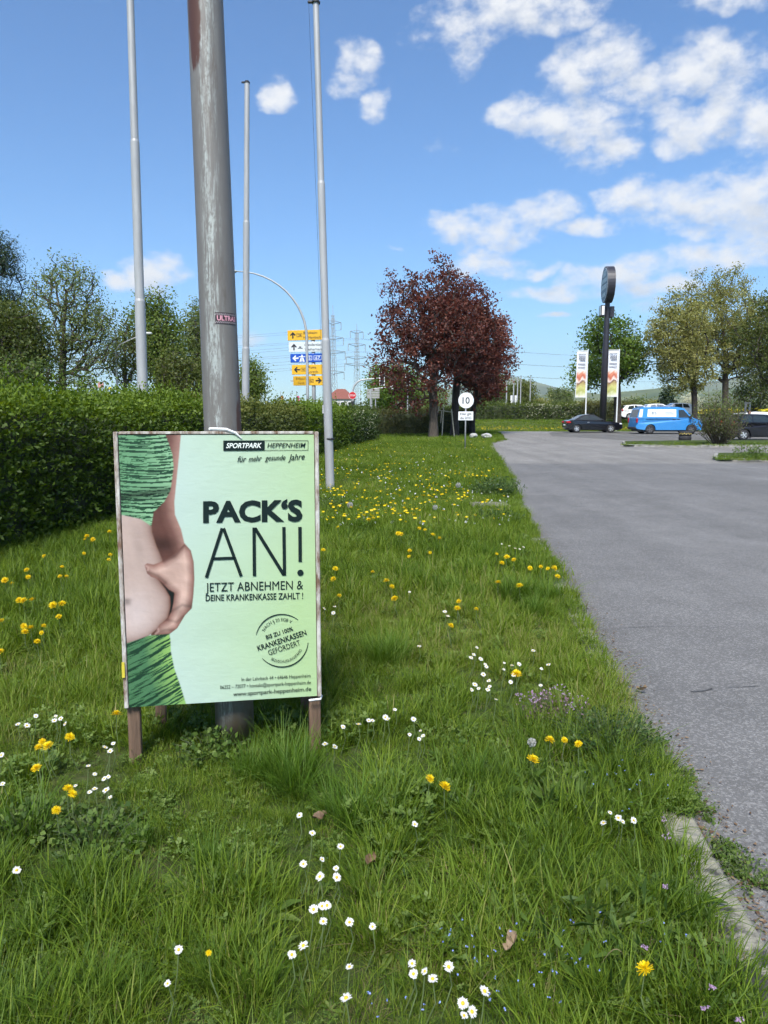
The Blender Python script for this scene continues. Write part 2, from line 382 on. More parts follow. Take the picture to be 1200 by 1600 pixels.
def asphalt(name, c, chips=.24, dark=.75):
    m, N, L, b = nodes(name)
    tc = N.new('ShaderNodeTexCoord')
    def nz(s, d=4, rough=.6):
        n = N.new('ShaderNodeTexNoise'); n.inputs['Scale'].default_value = s; n.inputs['Detail'].default_value = d; n.inputs['Roughness'].default_value = rough; L.new(tc.outputs['Object'], n.inputs['Vector']); return n.outputs['Fac']
    big = nz(.35, 3); mid = nz(2.2, 5); fine = nz(140, 2, .7)
    vo = N.new('ShaderNodeTexVoronoi'); vo.inputs['Scale'].default_value = 95; L.new(tc.outputs['Object'], vo.inputs['Vector'])
    c = np.array(c)
    r1 = N.new('ShaderNodeValToRGB'); r1.color_ramp.elements[0].position = .3; r1.color_ramp.elements[1].position = .7
    r1.color_ramp.elements[0].color = (*(c*.86), 1); r1.color_ramp.elements[1].color = (*(c*1.14), 1); L.new(big, r1.inputs[0])
    def mul(col, fac, lo, hi, f0=.3, f1=.7):
        mr = N.new('ShaderNodeMapRange'); L.new(fac, mr.inputs[0]); mr.inputs[1].default_value = f0; mr.inputs[2].default_value = f1; mr.inputs[3].default_value = lo; mr.inputs[4].default_value = hi
        mm = N.new('ShaderNodeVectorMath'); mm.operation = 'SCALE'; L.new(col, mm.inputs[0]); L.new(mr.outputs[0], mm.inputs['Scale']); return mm.outputs[0]
    col = mul(r1.outputs[0], mid, .90, 1.08)
    mp = N.new('ShaderNodeMapping'); mp.inputs['Scale'].default_value = (1.5, .07, 1); mp.inputs['Rotation'].default_value = (0, 0, .12); L.new(tc.outputs['Object'], mp.inputs[0])   # wear along the driving lane
    wn = N.new('ShaderNodeTexNoise'); wn.inputs['Scale'].default_value = 1.0; wn.inputs['Detail'].default_value = 3; L.new(mp.outputs[0], wn.inputs['Vector']); col = mul(col, wn.outputs['Fac'], .86, 1.10)
    st = nz(.9, 6, .7); col = mul(col, st, .80, 1.0, .28, .40)
    col = mul(col, fine, 1-chips, 1+chips, .3, .7)
    sp = N.new('ShaderNodeSeparateColor'); L.new(vo.outputs['Color'], sp.inputs[0])
    col = mul(col, sp.outputs[0], .90, 1.55, .55, 1.0)
    L.new(col, b.inputs['Base Color']); b.inputs['Roughness'].default_value = .85; b.inputs['Specular IOR Level'].default_value = .25
    bp = N.new('ShaderNodeBump'); bp.inputs['Strength'].default_value = .5; bp.inputs['Distance'].default_value = .006; L.new(fine, bp.inputs['Height']); L.new(bp.outputs[0], b.inputs['Normal'])
    return m
ASPH = asphalt('asphalt', (.142,.140,.138)); ASPH2 = asphalt('pale_asphalt', (.185,.178,.168)); ASPH3 = asphalt('bay_asphalt', (.125,.122,.115))
def sheet(name, pts, mat, z, parent=None, kind='structure'):
    me = bpy.data.meshes.new(name); me.from_pydata([(p[0], p[1], z) for p in pts], [], [tuple(range(len(pts)))]); me.update()
    o = link(name, me, mat, parent)
    if kind: o['kind'] = kind
    return o
seam = 22.8
lp = [(x - .04, y) for x, y in KERB if y < seam] + [(float(kerb_x(seam)) - .04, seam)]
sheet('asphalt_road', [(80, -1.5), (80, seam)] + lp[::-1], ASPH, 0.0)
lp = [(float(kerb_x(seam)) - .04, seam)] + [(x - .04, y) for x, y in KERB if y > seam] + [(8.2, 50), (9.4, 60.5)]
sheet('car_park_asphalt', lp + [(80, 61.5), (80, seam)], ASPH2, 0.0)
sheet('parking_bay_asphalt', [(11.2,49),(14.6,38.6),(60,38.6),(60,60.9),(14,60.4),(12.6,56)], ASPH3, .004)
# upper lot where the white cars stand
sheet('upper_car_park', [(19,73.5),(60,73.5),(60,92),(19,92)], ASPH2, .80)
# tar-filled cracks
TAR = pm('crack_tar', (.055,.054,.053), .6, .3, 20)
def crack(pts, w, label):
    m = MB(); r = random.Random(len(pts)*7+int(w*1000)); L_ = []; R_ = []
    P = [gp(*p) for p in pts]; Q = []
    for a_, b_ in zip(P[:-1], P[1:]):
        n = max(4, int((b_-a_).length/.08))
        for k in range(n): Q.append(a_.lerp(b_, k/n) + Vector((r.gauss(0,.004), r.gauss(0,.012), 0)))
    for q in Q:
        ww = w*r.uniform(.25, 1.2); L_.append((q.x, q.y-ww, .003)); R_.append((q.x, q.y+ww, .003))
    n = len(Q); m.add(L_ + R_, [(k, k+1, n+k+1, n+k) for k in range(n-1)])
    o = m.build('road_crack', TAR); o['kind'] = 'structure'; return o
crack([(1080,1081),(1130,1077)], .015, ''); crack([(1140,1076),(1205,1071)], .004, ''); crack([(995,1079),(1082,1081)], .002, '')
crack([(945,982),(1060,979),(1205,981)], .0028, ''); crack([(1030,810),(1095,807),(1205,812)], .006, ''); crack([(880,804),(1030,810)], .005, '')
crack([(1090,735),(1150,747),(1205,758)], .014, '')

# kerb of the verge: one stone after the other
KST = pm('lichen_kerb_stone', (.05,.048,.045), .9, .3, 7, .8, 45, col2=(.25,.24,.19), thr=(.44,.52))
def kerb_run(root, pts, step, w, h, z0, mat=KST, seed=1, side=-1):
    r = random.Random(seed); P = [Vector((x, y, 0)) for x, y in pts]; cum = [0]
    for a_, b_ in zip(P[:-1], P[1:]): cum.append(cum[-1] + (b_-a_).length)
    def pos(s):
        for i in range(len(P)-1):
            if s <= cum[i+1]: return P[i].lerp(P[i+1], (s-cum[i])/(cum[i+1]-cum[i]))
        return P[-1]
    s = 0
    while s < cum[-1] - .2:
        L_ = min(step*r.uniform(.96, 1.0), cum[-1]-s); a_, b_ = pos(s), pos(s+L_); d = (b_-a_); n = Vector((-d.y, d.x, 0)).normalized()*(-side)
        c = (a_+b_)/2 + n*(w/2 + r.uniform(-.008,.008)); hz = h + r.uniform(-.008,.006)
        m = MB(); m.box((0,0,0), (d.length-.012, w, hz+.12), 0, .014)
        o = m.build('kerb_stone', mat, root); o.location = (c.x, c.y, z0 + hz/2 - .06); o.rotation_euler = (r.uniform(-.02,.02), r.uniform(-.006,.006), math.atan2(d.y, d.x))
        s += L_
rt = thing('verge_kerb', 'lichen-covered stone kerb between the grass verge and the asphalt', 'kerb')
kerb_run(rt, [p for p in KERB if p[1] > -1.6], 1.0, .13, .036, 0, seed=4, side=-1)

# planted islands in the car park
def island(front, back, label):
    P = [gp(*p) for p in front]; Q = [gp(*p) for p in back]
    root = thing('planted_island', label, 'traffic island', (0,0,0)); pts = [(p.x, p.y) for p in P]
    ring = pts + [(q.x, q.y) for q in reversed(Q)]
    s = sheet('soil', ring, VM, .09, root, None)
    kerb_run(root, [ring[-1]] + pts, 1.0, .12, .11, 0, KST2, seed=9, side=-1)
    return ring
KST2 = pm('concrete_kerb', (.27,.26,.24), .9, .25, 5, .5, 30)
isl1 = island([(975,698),(1060,699.5),(1205,698.5),(1400,698.5)], [(972,692),(1060,690.5),(1205,690),(1400,690)], 'long kerbed grass island with the twiggy bush, in front of the blue van')
isl2 = island([(1113,718),(1125,721),(1205,721),(1420,721)], [(1117,712),(1130,711),(1205,711),(1420,711)], 'near kerbed grass island at the right edge of the car park')

# ---- hills far off
def hills():
    az = np.linspace(math.atan((560-600)/F), math.atan((1500-600)/F), 260); rr = np.r_[np.linspace(900, 3000, 40), np.linspace(3100, 7000, 60)]
    A, Rr = np.meshgrid(az, rr); px = 600 + F*np.tan(A)
    def top(pts): return np.interp(px, [p[0] for p in pts], [p[1] for p in pts])
    far = top([(560,0),(640,10),(700,40),(760,66),(800,60),(830,50),(870,38),(930,30),(1000,34),(1060,42),(1120,52),(1200,62),(1350,50),(1500,20)])
    mid = top([(560,0),(700,4),(780,16),(830,26),(880,36),(930,30),(985,36),(1040,44),(1100,34),(1160,46),(1220,56),(1500,30)])
    near = top([(560,0),(760,2),(840,9),(900,14),(1000,19),(1080,15),(1200,26),(1500,20)])
    h = .88*far/F*6000*np.exp(-((Rr-6000)/1100)**2) 
    h = np.maximum(h, mid*.85/F*3300*np.exp(-((Rr-3300)/700)**2)); h = np.maximum(h, near*.8/F*1900*np.exp(-((Rr-1900)/450)**2))
    X, Y = Rr*np.sin(A), Rr*np.cos(A)
    h = h*(1 + .05*fbm2(X/160, Y/160, 5, 4)) + .6 - 3*(1-sstep(900,1200,Rr))
    V = np.c_[X.ravel(), Y.ravel(), h.ravel()]; nx, ny = len(az), len(rr); i = np.arange((nx-1)*(ny-1)); r_, c_ = i//(nx-1), i % (nx-1); a = r_*nx+c_
    m, N, L, b = nodes('wooded_hills'); tc = N.new('ShaderNodeTexCoord')
    vo = N.new('ShaderNodeTexVoronoi'); vo.inputs['Scale'].default_value = .005; L.new(tc.outputs['Object'], vo.inputs['Vector'])
    n1 = N.new('ShaderNodeTexNoise'); n1.inputs['Scale'].default_value = .0035; n1.inputs['Detail'].default_value = 8; n1.inputs['Roughness'].default_value = .7; L.new(tc.outputs['Object'], n1.inputs['Vector'])
    rp = N.new('ShaderNodeValToRGB'); e = rp.color_ramp.elements; e[0].position = .42; e[1].position = .6; e[0].color = (.05,.08,.03,1); e[1].color = (.16,.19,.07,1); L.new(n1.outputs['Fac'], rp.inputs[0])
    mx = N.new('ShaderNodeMix'); mx.data_type = 'RGBA'; mx.inputs[0].default_value = .35; L.new(rp.outputs[0], mx.inputs[6]); 
    rp2 = N.new('ShaderNodeValToRGB'); e = rp2.color_ramp.elements; e[0].color = (.04,.07,.025,1); e[1].color = (.22,.21,.10,1); sp = N.new('ShaderNodeSeparateColor'); L.new(vo.outputs['Color'], sp.inputs[0]); L.new(sp.outputs[0], rp2.inputs[0]); L.new(rp2.outputs[0], mx.inputs[7])
    L.new(mx.outputs[2], b.inputs['Base Color']); b.inputs['Roughness'].default_value = 1; b.inputs['Specular IOR Level'].default_value = 0
    o = link('hills', npmesh('hills', V, np.c_[a, a+1, a+nx+1, a+nx], True), m); tag(o, None, None, kind='structure')
hills()

# ------------------------------------------------------------------ foliage builders
BARK = pm('bark', (.075,.06,.048), .95, .4, 14, .8, 40, stretch=(1,1,.25))
BARK2 = pm('dark_bark', (.04,.032,.028), .95, .4, 14, .8, 40, stretch=(1,1,.25))
def tree(name, label, base, H, crown, mat, n_attr=500, leaves=12000, lsize=.16, r0=.22, seed=0, clump=.38, bark=BARK, group=None, aspect=.7, fork=.3, droop=0.0, lean=(0,0), upness=.25, cat='tree'):
    """crown: list of (cx, cy, cz, rx, ry, rz) ellipsoids relative to the base"""
    r = np.random.default_rng(seed); base = Vector(base)
    root = thing(name, label, cat, base, 0, group)
    w = np.array([c[3]*c[4]*c[5] for c in crown]); w = w / w.sum(); pts = []
    for i, c in enumerate(crown):
        k = int(n_attr*w[i]) + 4; d = unit(r.normal(size=(k, 3))); rad = r.uniform(.12, 1, k)**(1/2.4)
        lump = 1 + .16*np.sin(d[:, 0]*4.1 + seed) + .14*np.sin(d[:, 2]*5.3 + d[:, 1]*3.7 + seed*2) + .10*r.normal(size=k); lump = np.clip(lump, .7, 1.13)
        pts.append(np.array(c[:3]) + d*(rad*lump)[:, None]*np.array(c[3:]))
    P = np.concatenate(pts); P = P[P[:, 2] > .12*H]; P[:, 2] += -droop*np.hypot(P[:, 0], P[:, 1])
    # skeleton: leader, then each target joins the nearest suitable node
    zc = min(c[2]-c[5]*.55 for c in crown); zt = max(c[2]+c[5]*.35 for c in crown); c0 = crown[0]
    nodes_ = [np.array([0., 0, -.1])]; par = [-1]; ln = [0.]
    nst = 9
    for k in range(1, nst+1):
        t = k/nst; z = zt*t; bend = np.array([c0[0], c0[1], 0])*t**2 + np.array([r.normal(0,.05)*H*.06, r.normal(0,.05)*H*.06, 0])*t + np.array([lean[0], lean[1], 0])*t
        nodes_.append(bend + [0, 0, z]); par.append(k-1); ln.append(z)
    order = np.argsort(np.linalg.norm(P - np.array([c0[0]*.5, c0[1]*.5, zc]), axis=1)); tips = []
    NA = np.zeros((len(nodes_) + 4*len(P), 3)); LA = np.zeros(len(NA)); NA[:len(nodes_)] = nodes_; LA[:len(nodes_)] = ln; cnt = len(nodes_)
    minz = max(zc*.75, .1*H)
    for p in P[order]:
        D = np.linalg.norm(NA[:cnt] - p, axis=1); up = p[2] - NA[:cnt, 2]
        cost = D + .32*LA[:cnt] + np.where(up < 0, -up*1.3, 0) + np.where(NA[:cnt, 2] < minz, 1e3, 0)
        j = int(np.argmin(cost)); q = NA[j]; prev = j; L_ = D[j]; k = 3 if L_ > .9 else 2
        for s in range(1, k+1):
            t = s/k; x = q + (p-q)*t
            if s < k: x = x + r.normal(size=3)*.07*L_ + np.array([0, 0, .10*L_*math.sin(PI*t)])
            NA[cnt] = x; LA[cnt] = LA[prev] + L_/k; par.append(prev); prev = cnt; cnt += 1
        tips.append(prev)
    NA = NA[:cnt]; rad = np.zeros(cnt); e = 2.35; tw = .012 + .0005*H
    acc = np.zeros(cnt)
    for i in range(cnt-1, 0, -1):
        if acc[i] == 0: acc[i] = tw**e
        acc[par[i]] += acc[i]
    rad = acc**(1/e); rad = np.maximum(rad, tw); rad = np.minimum(rad * (r0/rad[1]) ** np.clip(rad/rad[1], .0, 1)**.5, r0*1.35)
    rad[0] = rad[1]*1.35
    # branches as tapered prisms
    V = []; Fc = []; n = 5
    ang = 2*PI*np.arange(n)/n; I = np.arange(1, cnt); J = np.array(par[1:]); a_, b_ = NA[J], NA[I]; d = unit(b_-a_)
    ref = np.where(np.abs(d[:, 2:3]) > .9, [[1., 0, 0]], [[0, 0, 1.]]); u = unit(np.cross(d, ref)); v = np.cross(d, u)
    ra = np.minimum(rad[J], rad[I]*1.6); rb = rad[I]
    ring = lambda c, rr: c[:, None, :] + (u[:, None, :]*np.cos(ang)[None, :, None] + v[:, None, :]*np.sin(ang)[None, :, None])*rr[:, None, None]
    VV = np.concatenate([ring(a_ , ra), ring(b_ + d*(rb*.4)[:, None], rb)], 1).reshape(-1, 3); m = len(I); base_i = np.arange(m)[:, None]*2*n; k = np.arange(n)[None, :]; k2 = (k+1) % n
    FF = np.stack([base_i+k, base_i+k2, base_i+n+k2, base_i+n+k], 2).reshape(-1, 4)
    thick = (np.maximum(ra, rb) > tw*2.6); tf = np.repeat(thick, n)
    link('trunk', npmesh('trunk', VV, FF[tf], True), bark, root)
    twig = tag(link('twigs', npmesh('twigs', VV, FF[~tf], True), bark, root), None, None, kind='stuff') if (~tf).any() else None
    # leaves round the outer nodes
    outer = np.where(rad < tw*2.2)[0]
    pick = r.choice(outer, leaves); C = NA[pick] + r.normal(size=(leaves, 3))*clump*np.array([1, 1, .75])
    sz = lsize*r.uniform(.55, 1.25, leaves); V, Fq = leaf_quads(C, sz, aspect, upness, None, .14, r)
    me = npmesh('crown', V, Fq); cl = r.random(cnt)[pick]*.55 + r.random(leaves)*.45; setv(me, np.repeat(cl, 4))
    tag(link('crown', me, mat, root), None, None, kind='stuff'); return root
def dims(x0, x1, yt, yb, Y):
    ym = (yt+yb)/2; a_, b_ = at(x0, ym, Y).x, at(x1, ym, Y).x; return ((b_-a_)/2, (a_+b_)/2, at(600, yt, Y).z, at(600, yb, Y).z)
def ptree(name, label, tx, Y, bbs, mat, zb=None, **kw):
    """tree from its trunk column, distance, and photo boxes (x0,x1,ytop,ybottom) of its crown"""
    X = (tx-600)/FX*Y; zb = float(gz(X, Y)) - .05 if zb is None else zb; cr = []; H = 0
    for (x0, x1, yt, yb) in bbs:
        rx, cx, zt, zl = dims(x0, x1, yt, yb, Y); cr.append((cx-X, 0, (zt+zl)/2-zb, rx*.9, rx*.85, (zt-zl)/2*.93)); H = max(H, zt-zb)
    return tree(name, label, (X, Y, zb), H, cr, mat, **kw)

def hedge(name, label, p0, p1, width, height, z0, mat, n, lsize, seed, flowers=0, fl_t=(0,1), core=None, group=None, rough=.10):
    r = np.random.default_rng(seed); p0 = np.array(p0, float); p1 = np.array(p1, float); d = p1-p0; L_ = np.hypot(*d); d /= L_; nn = np.array([d[1], -d[0]])
    root = thing(name, label, 'hedge', (p0[0], p0[1], z0), 0, group)
    def shell(t, q):            # t along (m), q round the section 0..1 : right face, top, left face
        hw = width/2; per = 2*height + width; s = q*per; hh = height
        side = np.where(s < hh, 0, np.where(s < hh+width, 1, 2))
        off = np.where(side == 0, hw, np.where(side == 1, hw-(s-hh), -hw)); z = np.where(side == 0, s, np.where(side == 1, hh, hh-(s-hh-width)))
        nx = np.where(side == 0, 1., np.where(side == 1, 0, -1.)); nz_ = np.where(side == 1, 1., 0)
        f = sstep(.72*hh, hh, z); off = off*(1-.12*f*(np.abs(off)/hw)**2); z = z - .10*hh*(np.abs(off)/hw)**3*(side == 1)
        lump = rough*(fbm2(t*1.3, s*1.6, seed, 4, 1.4) + .5*fbm2(t*.35, s*.2, seed+1, 2, 1.5))
        off = off + nx*lump; z = z + nz_*lump + .05*np.sin(t*.9+seed)*(z > .8*hh)
        return off, z, nx, nz_
    ns = n//8 + 1; t = np.repeat(r.uniform(0, L_, ns), 8); q = np.repeat(r.random(ns), 8); n = len(t); sk = np.tile(np.arange(8), ns)*lsize*.32 + np.repeat(r.exponential(.03, ns), 8); sdir = np.repeat(r.normal(0, .45, (ns, 3)), 8, 0)
    vis = r.random(n) < np.where(q > (height+width)/(2*height+width), .45, 1); t, q, sk, sdir = t[vis], q[vis], sk[vis], sdir[vis]; n = len(t)
    off, z, nx, nz_ = shell(t, q); dep = sk - .12
    off = off + nx*dep; z = z + nz_*dep
    C = np.c_[d[0]*t + nn[0]*off, d[1]*t + nn[1]*off, z] + (sdir + [0,0,.25])*sk[:, None] + r.normal(0, lsize*.28, (n, 3))
    out = np.c_[nn[0]*nx, nn[1]*nx, nz_]*.9 + np.array([0, 0, .35])
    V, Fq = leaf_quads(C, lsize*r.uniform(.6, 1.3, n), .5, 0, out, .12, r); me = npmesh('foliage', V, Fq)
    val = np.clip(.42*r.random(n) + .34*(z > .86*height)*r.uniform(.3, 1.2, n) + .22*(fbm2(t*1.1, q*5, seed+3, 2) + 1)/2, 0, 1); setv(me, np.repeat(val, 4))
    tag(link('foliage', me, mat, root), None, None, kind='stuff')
    # woody inside that stops the view through
    tt = np.linspace(.08, L_-.08, max(8, int(L_*3))); qq = np.linspace(0, 1, 15); T, Q = np.meshgrid(tt, qq); off, z, nx, nz_ = shell(T.ravel(), Q.ravel()); off = off*.80; z = z*.92
    V = np.c_[d[0]*T.ravel() + nn[0]*off, d[1]*T.ravel() + nn[1]*off, z]; nt = len(tt); i = np.arange((nt-1)*14); rr, cc = i//(nt-1), i % (nt-1); a_ = rr*nt+cc
    faces = [tuple(x) for x in np.c_[a_, a_+1, a_+nt+1, a_+nt]] + [tuple(k*nt for k in range(15)), tuple(k*nt+nt-1 for k in range(14, -1, -1))]
    me = bpy.data.meshes.new('branches'); me.from_pydata(V.tolist(), [], faces); me.update(); link('branches', me, core or HCORE, root)
    if flowers:
        t = r.uniform(fl_t[0]*L_, fl_t[1]*L_, flowers); q = r.beta(2.2, 2.6, flowers)*.72; off, z, nx, nz_ = shell(t, q); off = off + nx*.04; z = z + nz_*.04
        C = np.c_[d[0]*t + nn[0]*off, d[1]*t + nn[1]*off, z]; C = np.repeat(C, 5, 0) + r.normal(0, .035, (flowers*5, 3))
        V, Fq = leaf_quads(C, .075, .9, .3, None, .05, r); me = npmesh('blossom', V, Fq); setv(me, r.random(len(V)))
        tag(link('blossom', me, BLOSSOM, root), None, None, kind='stuff')
    return root
HCORE = pm('hedge_twigs', (.035,.045,.016), 1, .5, 16, .8)
BLOSSOM = leafmat('cream_blossom', [(0.496,0.496,0.336), (0.600,0.600,0.455)], .3)
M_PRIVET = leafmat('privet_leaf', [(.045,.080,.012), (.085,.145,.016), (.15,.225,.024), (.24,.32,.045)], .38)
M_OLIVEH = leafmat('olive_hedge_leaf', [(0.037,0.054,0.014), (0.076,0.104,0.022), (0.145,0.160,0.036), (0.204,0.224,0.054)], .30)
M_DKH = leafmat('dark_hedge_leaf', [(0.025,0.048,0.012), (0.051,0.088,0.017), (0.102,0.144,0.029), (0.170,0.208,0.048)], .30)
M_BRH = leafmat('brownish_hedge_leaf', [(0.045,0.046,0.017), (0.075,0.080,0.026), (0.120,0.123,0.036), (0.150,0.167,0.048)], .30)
M_MAROON = leafmat('maroon_leaf', [(.066,.025,.022), (.12,.043,.032), (.19,.070,.047), (.30,.14,.09)], .40)
M_SPRING = leafmat('spring_leaf', [(0.056,0.098,0.019), (0.105,0.161,0.029), (0.168,0.231,0.048), (0.224,0.280,0.072)], .4)
M_AIRY = leafmat('airy_leaf', [(.09,.125,.04), (.14,.19,.055), (.20,.25,.085), (.27,.31,.12)], .45)
M_DKOL = leafmat('dark_olive_leaf', [(.05,.07,.02), (.085,.115,.028), (.13,.16,.038), (.18,.20,.055)], .4)
M_YOL = leafmat('yellow_olive_leaf', [(.17,.18,.05), (.25,.26,.075), (.34,.34,.115), (.44,.43,.19)], .5)
M_MAPLE = leafmat('maple_leaf', [(0.045,0.090,0.015), (0.083,0.150,0.022), (0.135,0.217,0.033), (0.195,0.270,0.050)], .35)
M_PINE = leafmat('pine_needle', [(0.013,0.026,0.014), (0.022,0.042,0.020), (0.035,0.061,0.028), (0.048,0.080,0.035)], .15)
# ------------------------------------------------------------------ hedges and trees
def hl(y, off=.75): return (hedge_x(y) - off, y)
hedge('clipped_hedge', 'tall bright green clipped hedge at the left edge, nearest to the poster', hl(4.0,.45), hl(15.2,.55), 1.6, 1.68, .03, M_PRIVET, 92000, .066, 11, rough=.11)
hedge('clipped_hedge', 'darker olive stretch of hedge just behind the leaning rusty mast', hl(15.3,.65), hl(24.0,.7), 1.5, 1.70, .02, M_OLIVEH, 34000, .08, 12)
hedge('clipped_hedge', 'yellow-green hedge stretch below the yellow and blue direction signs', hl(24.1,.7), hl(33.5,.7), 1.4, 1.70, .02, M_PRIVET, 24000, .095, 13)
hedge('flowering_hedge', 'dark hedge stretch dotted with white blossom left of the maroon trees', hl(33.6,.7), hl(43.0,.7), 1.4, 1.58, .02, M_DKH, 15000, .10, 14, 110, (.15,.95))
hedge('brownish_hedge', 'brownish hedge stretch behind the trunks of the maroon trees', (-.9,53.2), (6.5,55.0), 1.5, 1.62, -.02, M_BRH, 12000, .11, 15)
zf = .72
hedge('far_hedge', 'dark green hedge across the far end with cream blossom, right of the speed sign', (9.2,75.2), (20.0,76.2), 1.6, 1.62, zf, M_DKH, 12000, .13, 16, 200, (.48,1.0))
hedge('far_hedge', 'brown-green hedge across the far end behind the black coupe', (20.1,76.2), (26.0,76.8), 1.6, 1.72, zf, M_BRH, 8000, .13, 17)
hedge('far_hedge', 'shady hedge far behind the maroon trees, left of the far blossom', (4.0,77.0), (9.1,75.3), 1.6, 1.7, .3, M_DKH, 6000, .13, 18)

# beyond the left hedge
tree('pine_tree', 'dark pine with blunt clumped top at the far left edge', (-20.9,40,0), 12.0, [(0,0,8.2,1.9,2.0,3.2),(-1.0,0,5,2.6,2.4,2.4),(.7,0,9.9,.8,.8,1.1),(.4,0,6.4,1.7,1.6,1.8)], M_PINE, 420, 30000, .17, .26, 21, .26, BARK2, aspect=.25)
ptree('broadleaf_tree', 'dark olive tree overlapping the pine at the left edge', 30, 34, [(-60,80,455,615),(-30,60,500,620)], M_DKOL, n_attr=520, leaves=20000, lsize=.14, r0=.2, seed=22, clump=.34)
ptree('broadleaf_tree', 'tall thin-leaved tree with visible branches left of the flagpole', 97, 37, [(45,165,385,590),(95,190,450,610)], M_AIRY, n_attr=620, leaves=10500, lsize=.11, r0=.2, seed=23, clump=.22)
ptree('broadleaf_tree', 'small brownish tree between the thin-leaved tree and the flagpole', 196, 41, [(165,228,490,610)], M_DKOL, n_attr=300, leaves=3600, lsize=.13, r0=.12, seed=24, clump=.3)
ptree('broadleaf_tree', 'round green tree rising right behind the left flagpole', 250, 46, [(200,285,448,600),(215,292,500,620)], M_SPRING, n_attr=420, leaves=12000, lsize=.17, r0=.2, seed=25, clump=.38)
ptree('broadleaf_tree', 'slender pale green tree left of the rusty mast', 308, 50, [(275,345,465,615)], M_AIRY, n_attr=420, leaves=10000, lsize=.15, r0=.16, seed=26, clump=.34)
ptree('broadleaf_tree', 'low yellow-green tree between the mast and the arched street lamp', 388, 44, [(372,416,562,640)], M_SPRING, n_attr=220, leaves=5200, lsize=.14, r0=.1, seed=27, clump=.3)
ptree('broadleaf_tree', 'dusky low tree behind the hedge under the left flagpole', 285, 43, [(235,335,545,640)], M_DKOL, n_attr=300, leaves=6500, lsize=.15, r0=.12, seed=28, clump=.36)
ptree('broadleaf_tree', 'low dark tree behind the hedge at the far left', 30, 30, [(-30,100,555,640),(90,160,585,640)], M_DKH, n_attr=300, leaves=4500, lsize=.13, r0=.12, seed=29, clump=.34)
# the maroon trees
ptree('maroon_maple', 'tallest maroon-leaved tree, its trunk nearest the hedge', 678, 47, [(590,745,395,585),(577,720,480,650),(620,770,430,600)], M_MAROON, n_attr=820, leaves=17000, lsize=.19, r0=.28, seed=31, clump=.22, bark=BARK)
ptree('maroon_maple', 'middle maroon-leaved tree, its trunk left behind the speed sign', 711, 50, [(655,785,425,600),(690,800,470,625)], M_MAROON, n_attr=700, leaves=12500, lsize=.19, r0=.27, seed=32, clump=.23, bark=BARK2)
ptree('maroon_maple', 'rightmost maroon-leaved tree, smaller, nearest the car park', 738, 54, [(715,815,470,625),(700,800,540,640)], M_MAROON, n_attr=560, leaves=9000, lsize=.20, r0=.22, seed=33, clump=.24, bark=BARK2)
ptree('broadleaf_tree', 'fresh green tree behind the traffic lights, left of the maroon trees', 607, 88, [(562,665,562,645),(580,630,575,650)], M_MAPLE, n_attr=420, leaves=12000, lsize=.27, r0=.25, seed=34, clump=.55)
ptree('broadleaf_tree', 'olive tree behind the leftmost maroon trunk', 650, 96, [(618,700,592,650)], M_AIRY, n_attr=260, leaves=6000, lsize=.27, r0=.2, seed=35, clump=.5)
for i, (x0, x1, yt, tx, lb) in enumerate([(742,790,575,765,'nearer'),(785,838,592,812,'farther')]):
    ptree('broadleaf_tree', f'{lb} of two olive-green trees behind the far hedge right of the speed sign', tx, 100+i*8, [(x0,x1,yt,650)], M_DKOL, n_attr=260, leaves=7500, lsize=.27, r0=.2, seed=36+i, clump=.5)
# right side
ptree('maple_tree', 'bright green tree behind the dark round restaurant sign mast', 966, 67, [(900,1010,488,612),(885,940,560,615),(960,1020,520,600)], M_MAPLE, n_attr=520, leaves=11000, lsize=.25, r0=.34, seed=41, clump=.42, bark=BARK2)
ptree('blossoming_tree', 'yellow-olive tree behind the van, left of the two big ones', 1087, 64, [(1008,1110,455,600),(1030,1120,520,622)], M_YOL, n_attr=620, leaves=21000, lsize=.18, r0=.26, seed=42, clump=.28, bark=BARK2)
ptree('blossoming_tree', 'tallest yellow-olive tree, above the twiggy bush', 1133, 70, [(1050,1195,415,580),(1090,1220,480,610)], M_YOL, n_attr=720, leaves=25000, lsize=.19, r0=.30, seed=43, clump=.30)
ptree('broadleaf_tree', 'olive-green tree cut by the right edge of the picture', 1222, 58, [(1150,1290,430,600),(1165,1260,520,628)], M_DKOL, n_attr=560, leaves=18000, lsize=.18, r0=.3, seed=44, clump=.32)
ptree('spruce_tree', 'small dark spruce far behind the white cars', 1042, 112, [(1030,1056,622,642),(1036,1048,606,630)], M_PINE, n_attr=200, leaves=3600, lsize=.3, r0=.15, seed=45, clump=.4)
ptree('blossoming_shrub', 'white blossoming shrub behind the front of the blue van', 1080, 92, [(1066,1096,616,645)], BLOSSOM, n_attr=120, leaves=1800, lsize=.22, r0=.08, seed=46, clump=.4, cat='shrub')
for i, (x0, x1, yt, mt, lb) in enumerate([(830,856,622,M_YOL,'pale yellow-green shrub behind the far hedge, right of the far flagpoles'),(893,935,627,M_YOL,'yellow flowering shrub behind the hedge above the black coupe'),(975,1012,622,M_AIRY,'grey-green shrub behind the white cars, right of the sign mast'),(1003,1036,625,M_YOL,'tawny shrub left of the small dark spruce'),(1140,1215,585,M_DKOL,'tall brownish shrub behind the black hatchback at the right edge')]):
    Y = [110,120,118,125,62][i]
    ptree('broadleaf_shrub', lb, (x0+x1)/2, Y, [(x0,x1,yt,652)], mt, n_attr=150, leaves=3000, lsize=.26 if Y > 80 else .16, r0=.1, seed=50+i, clump=.5 if Y > 80 else .35, cat='shrub')
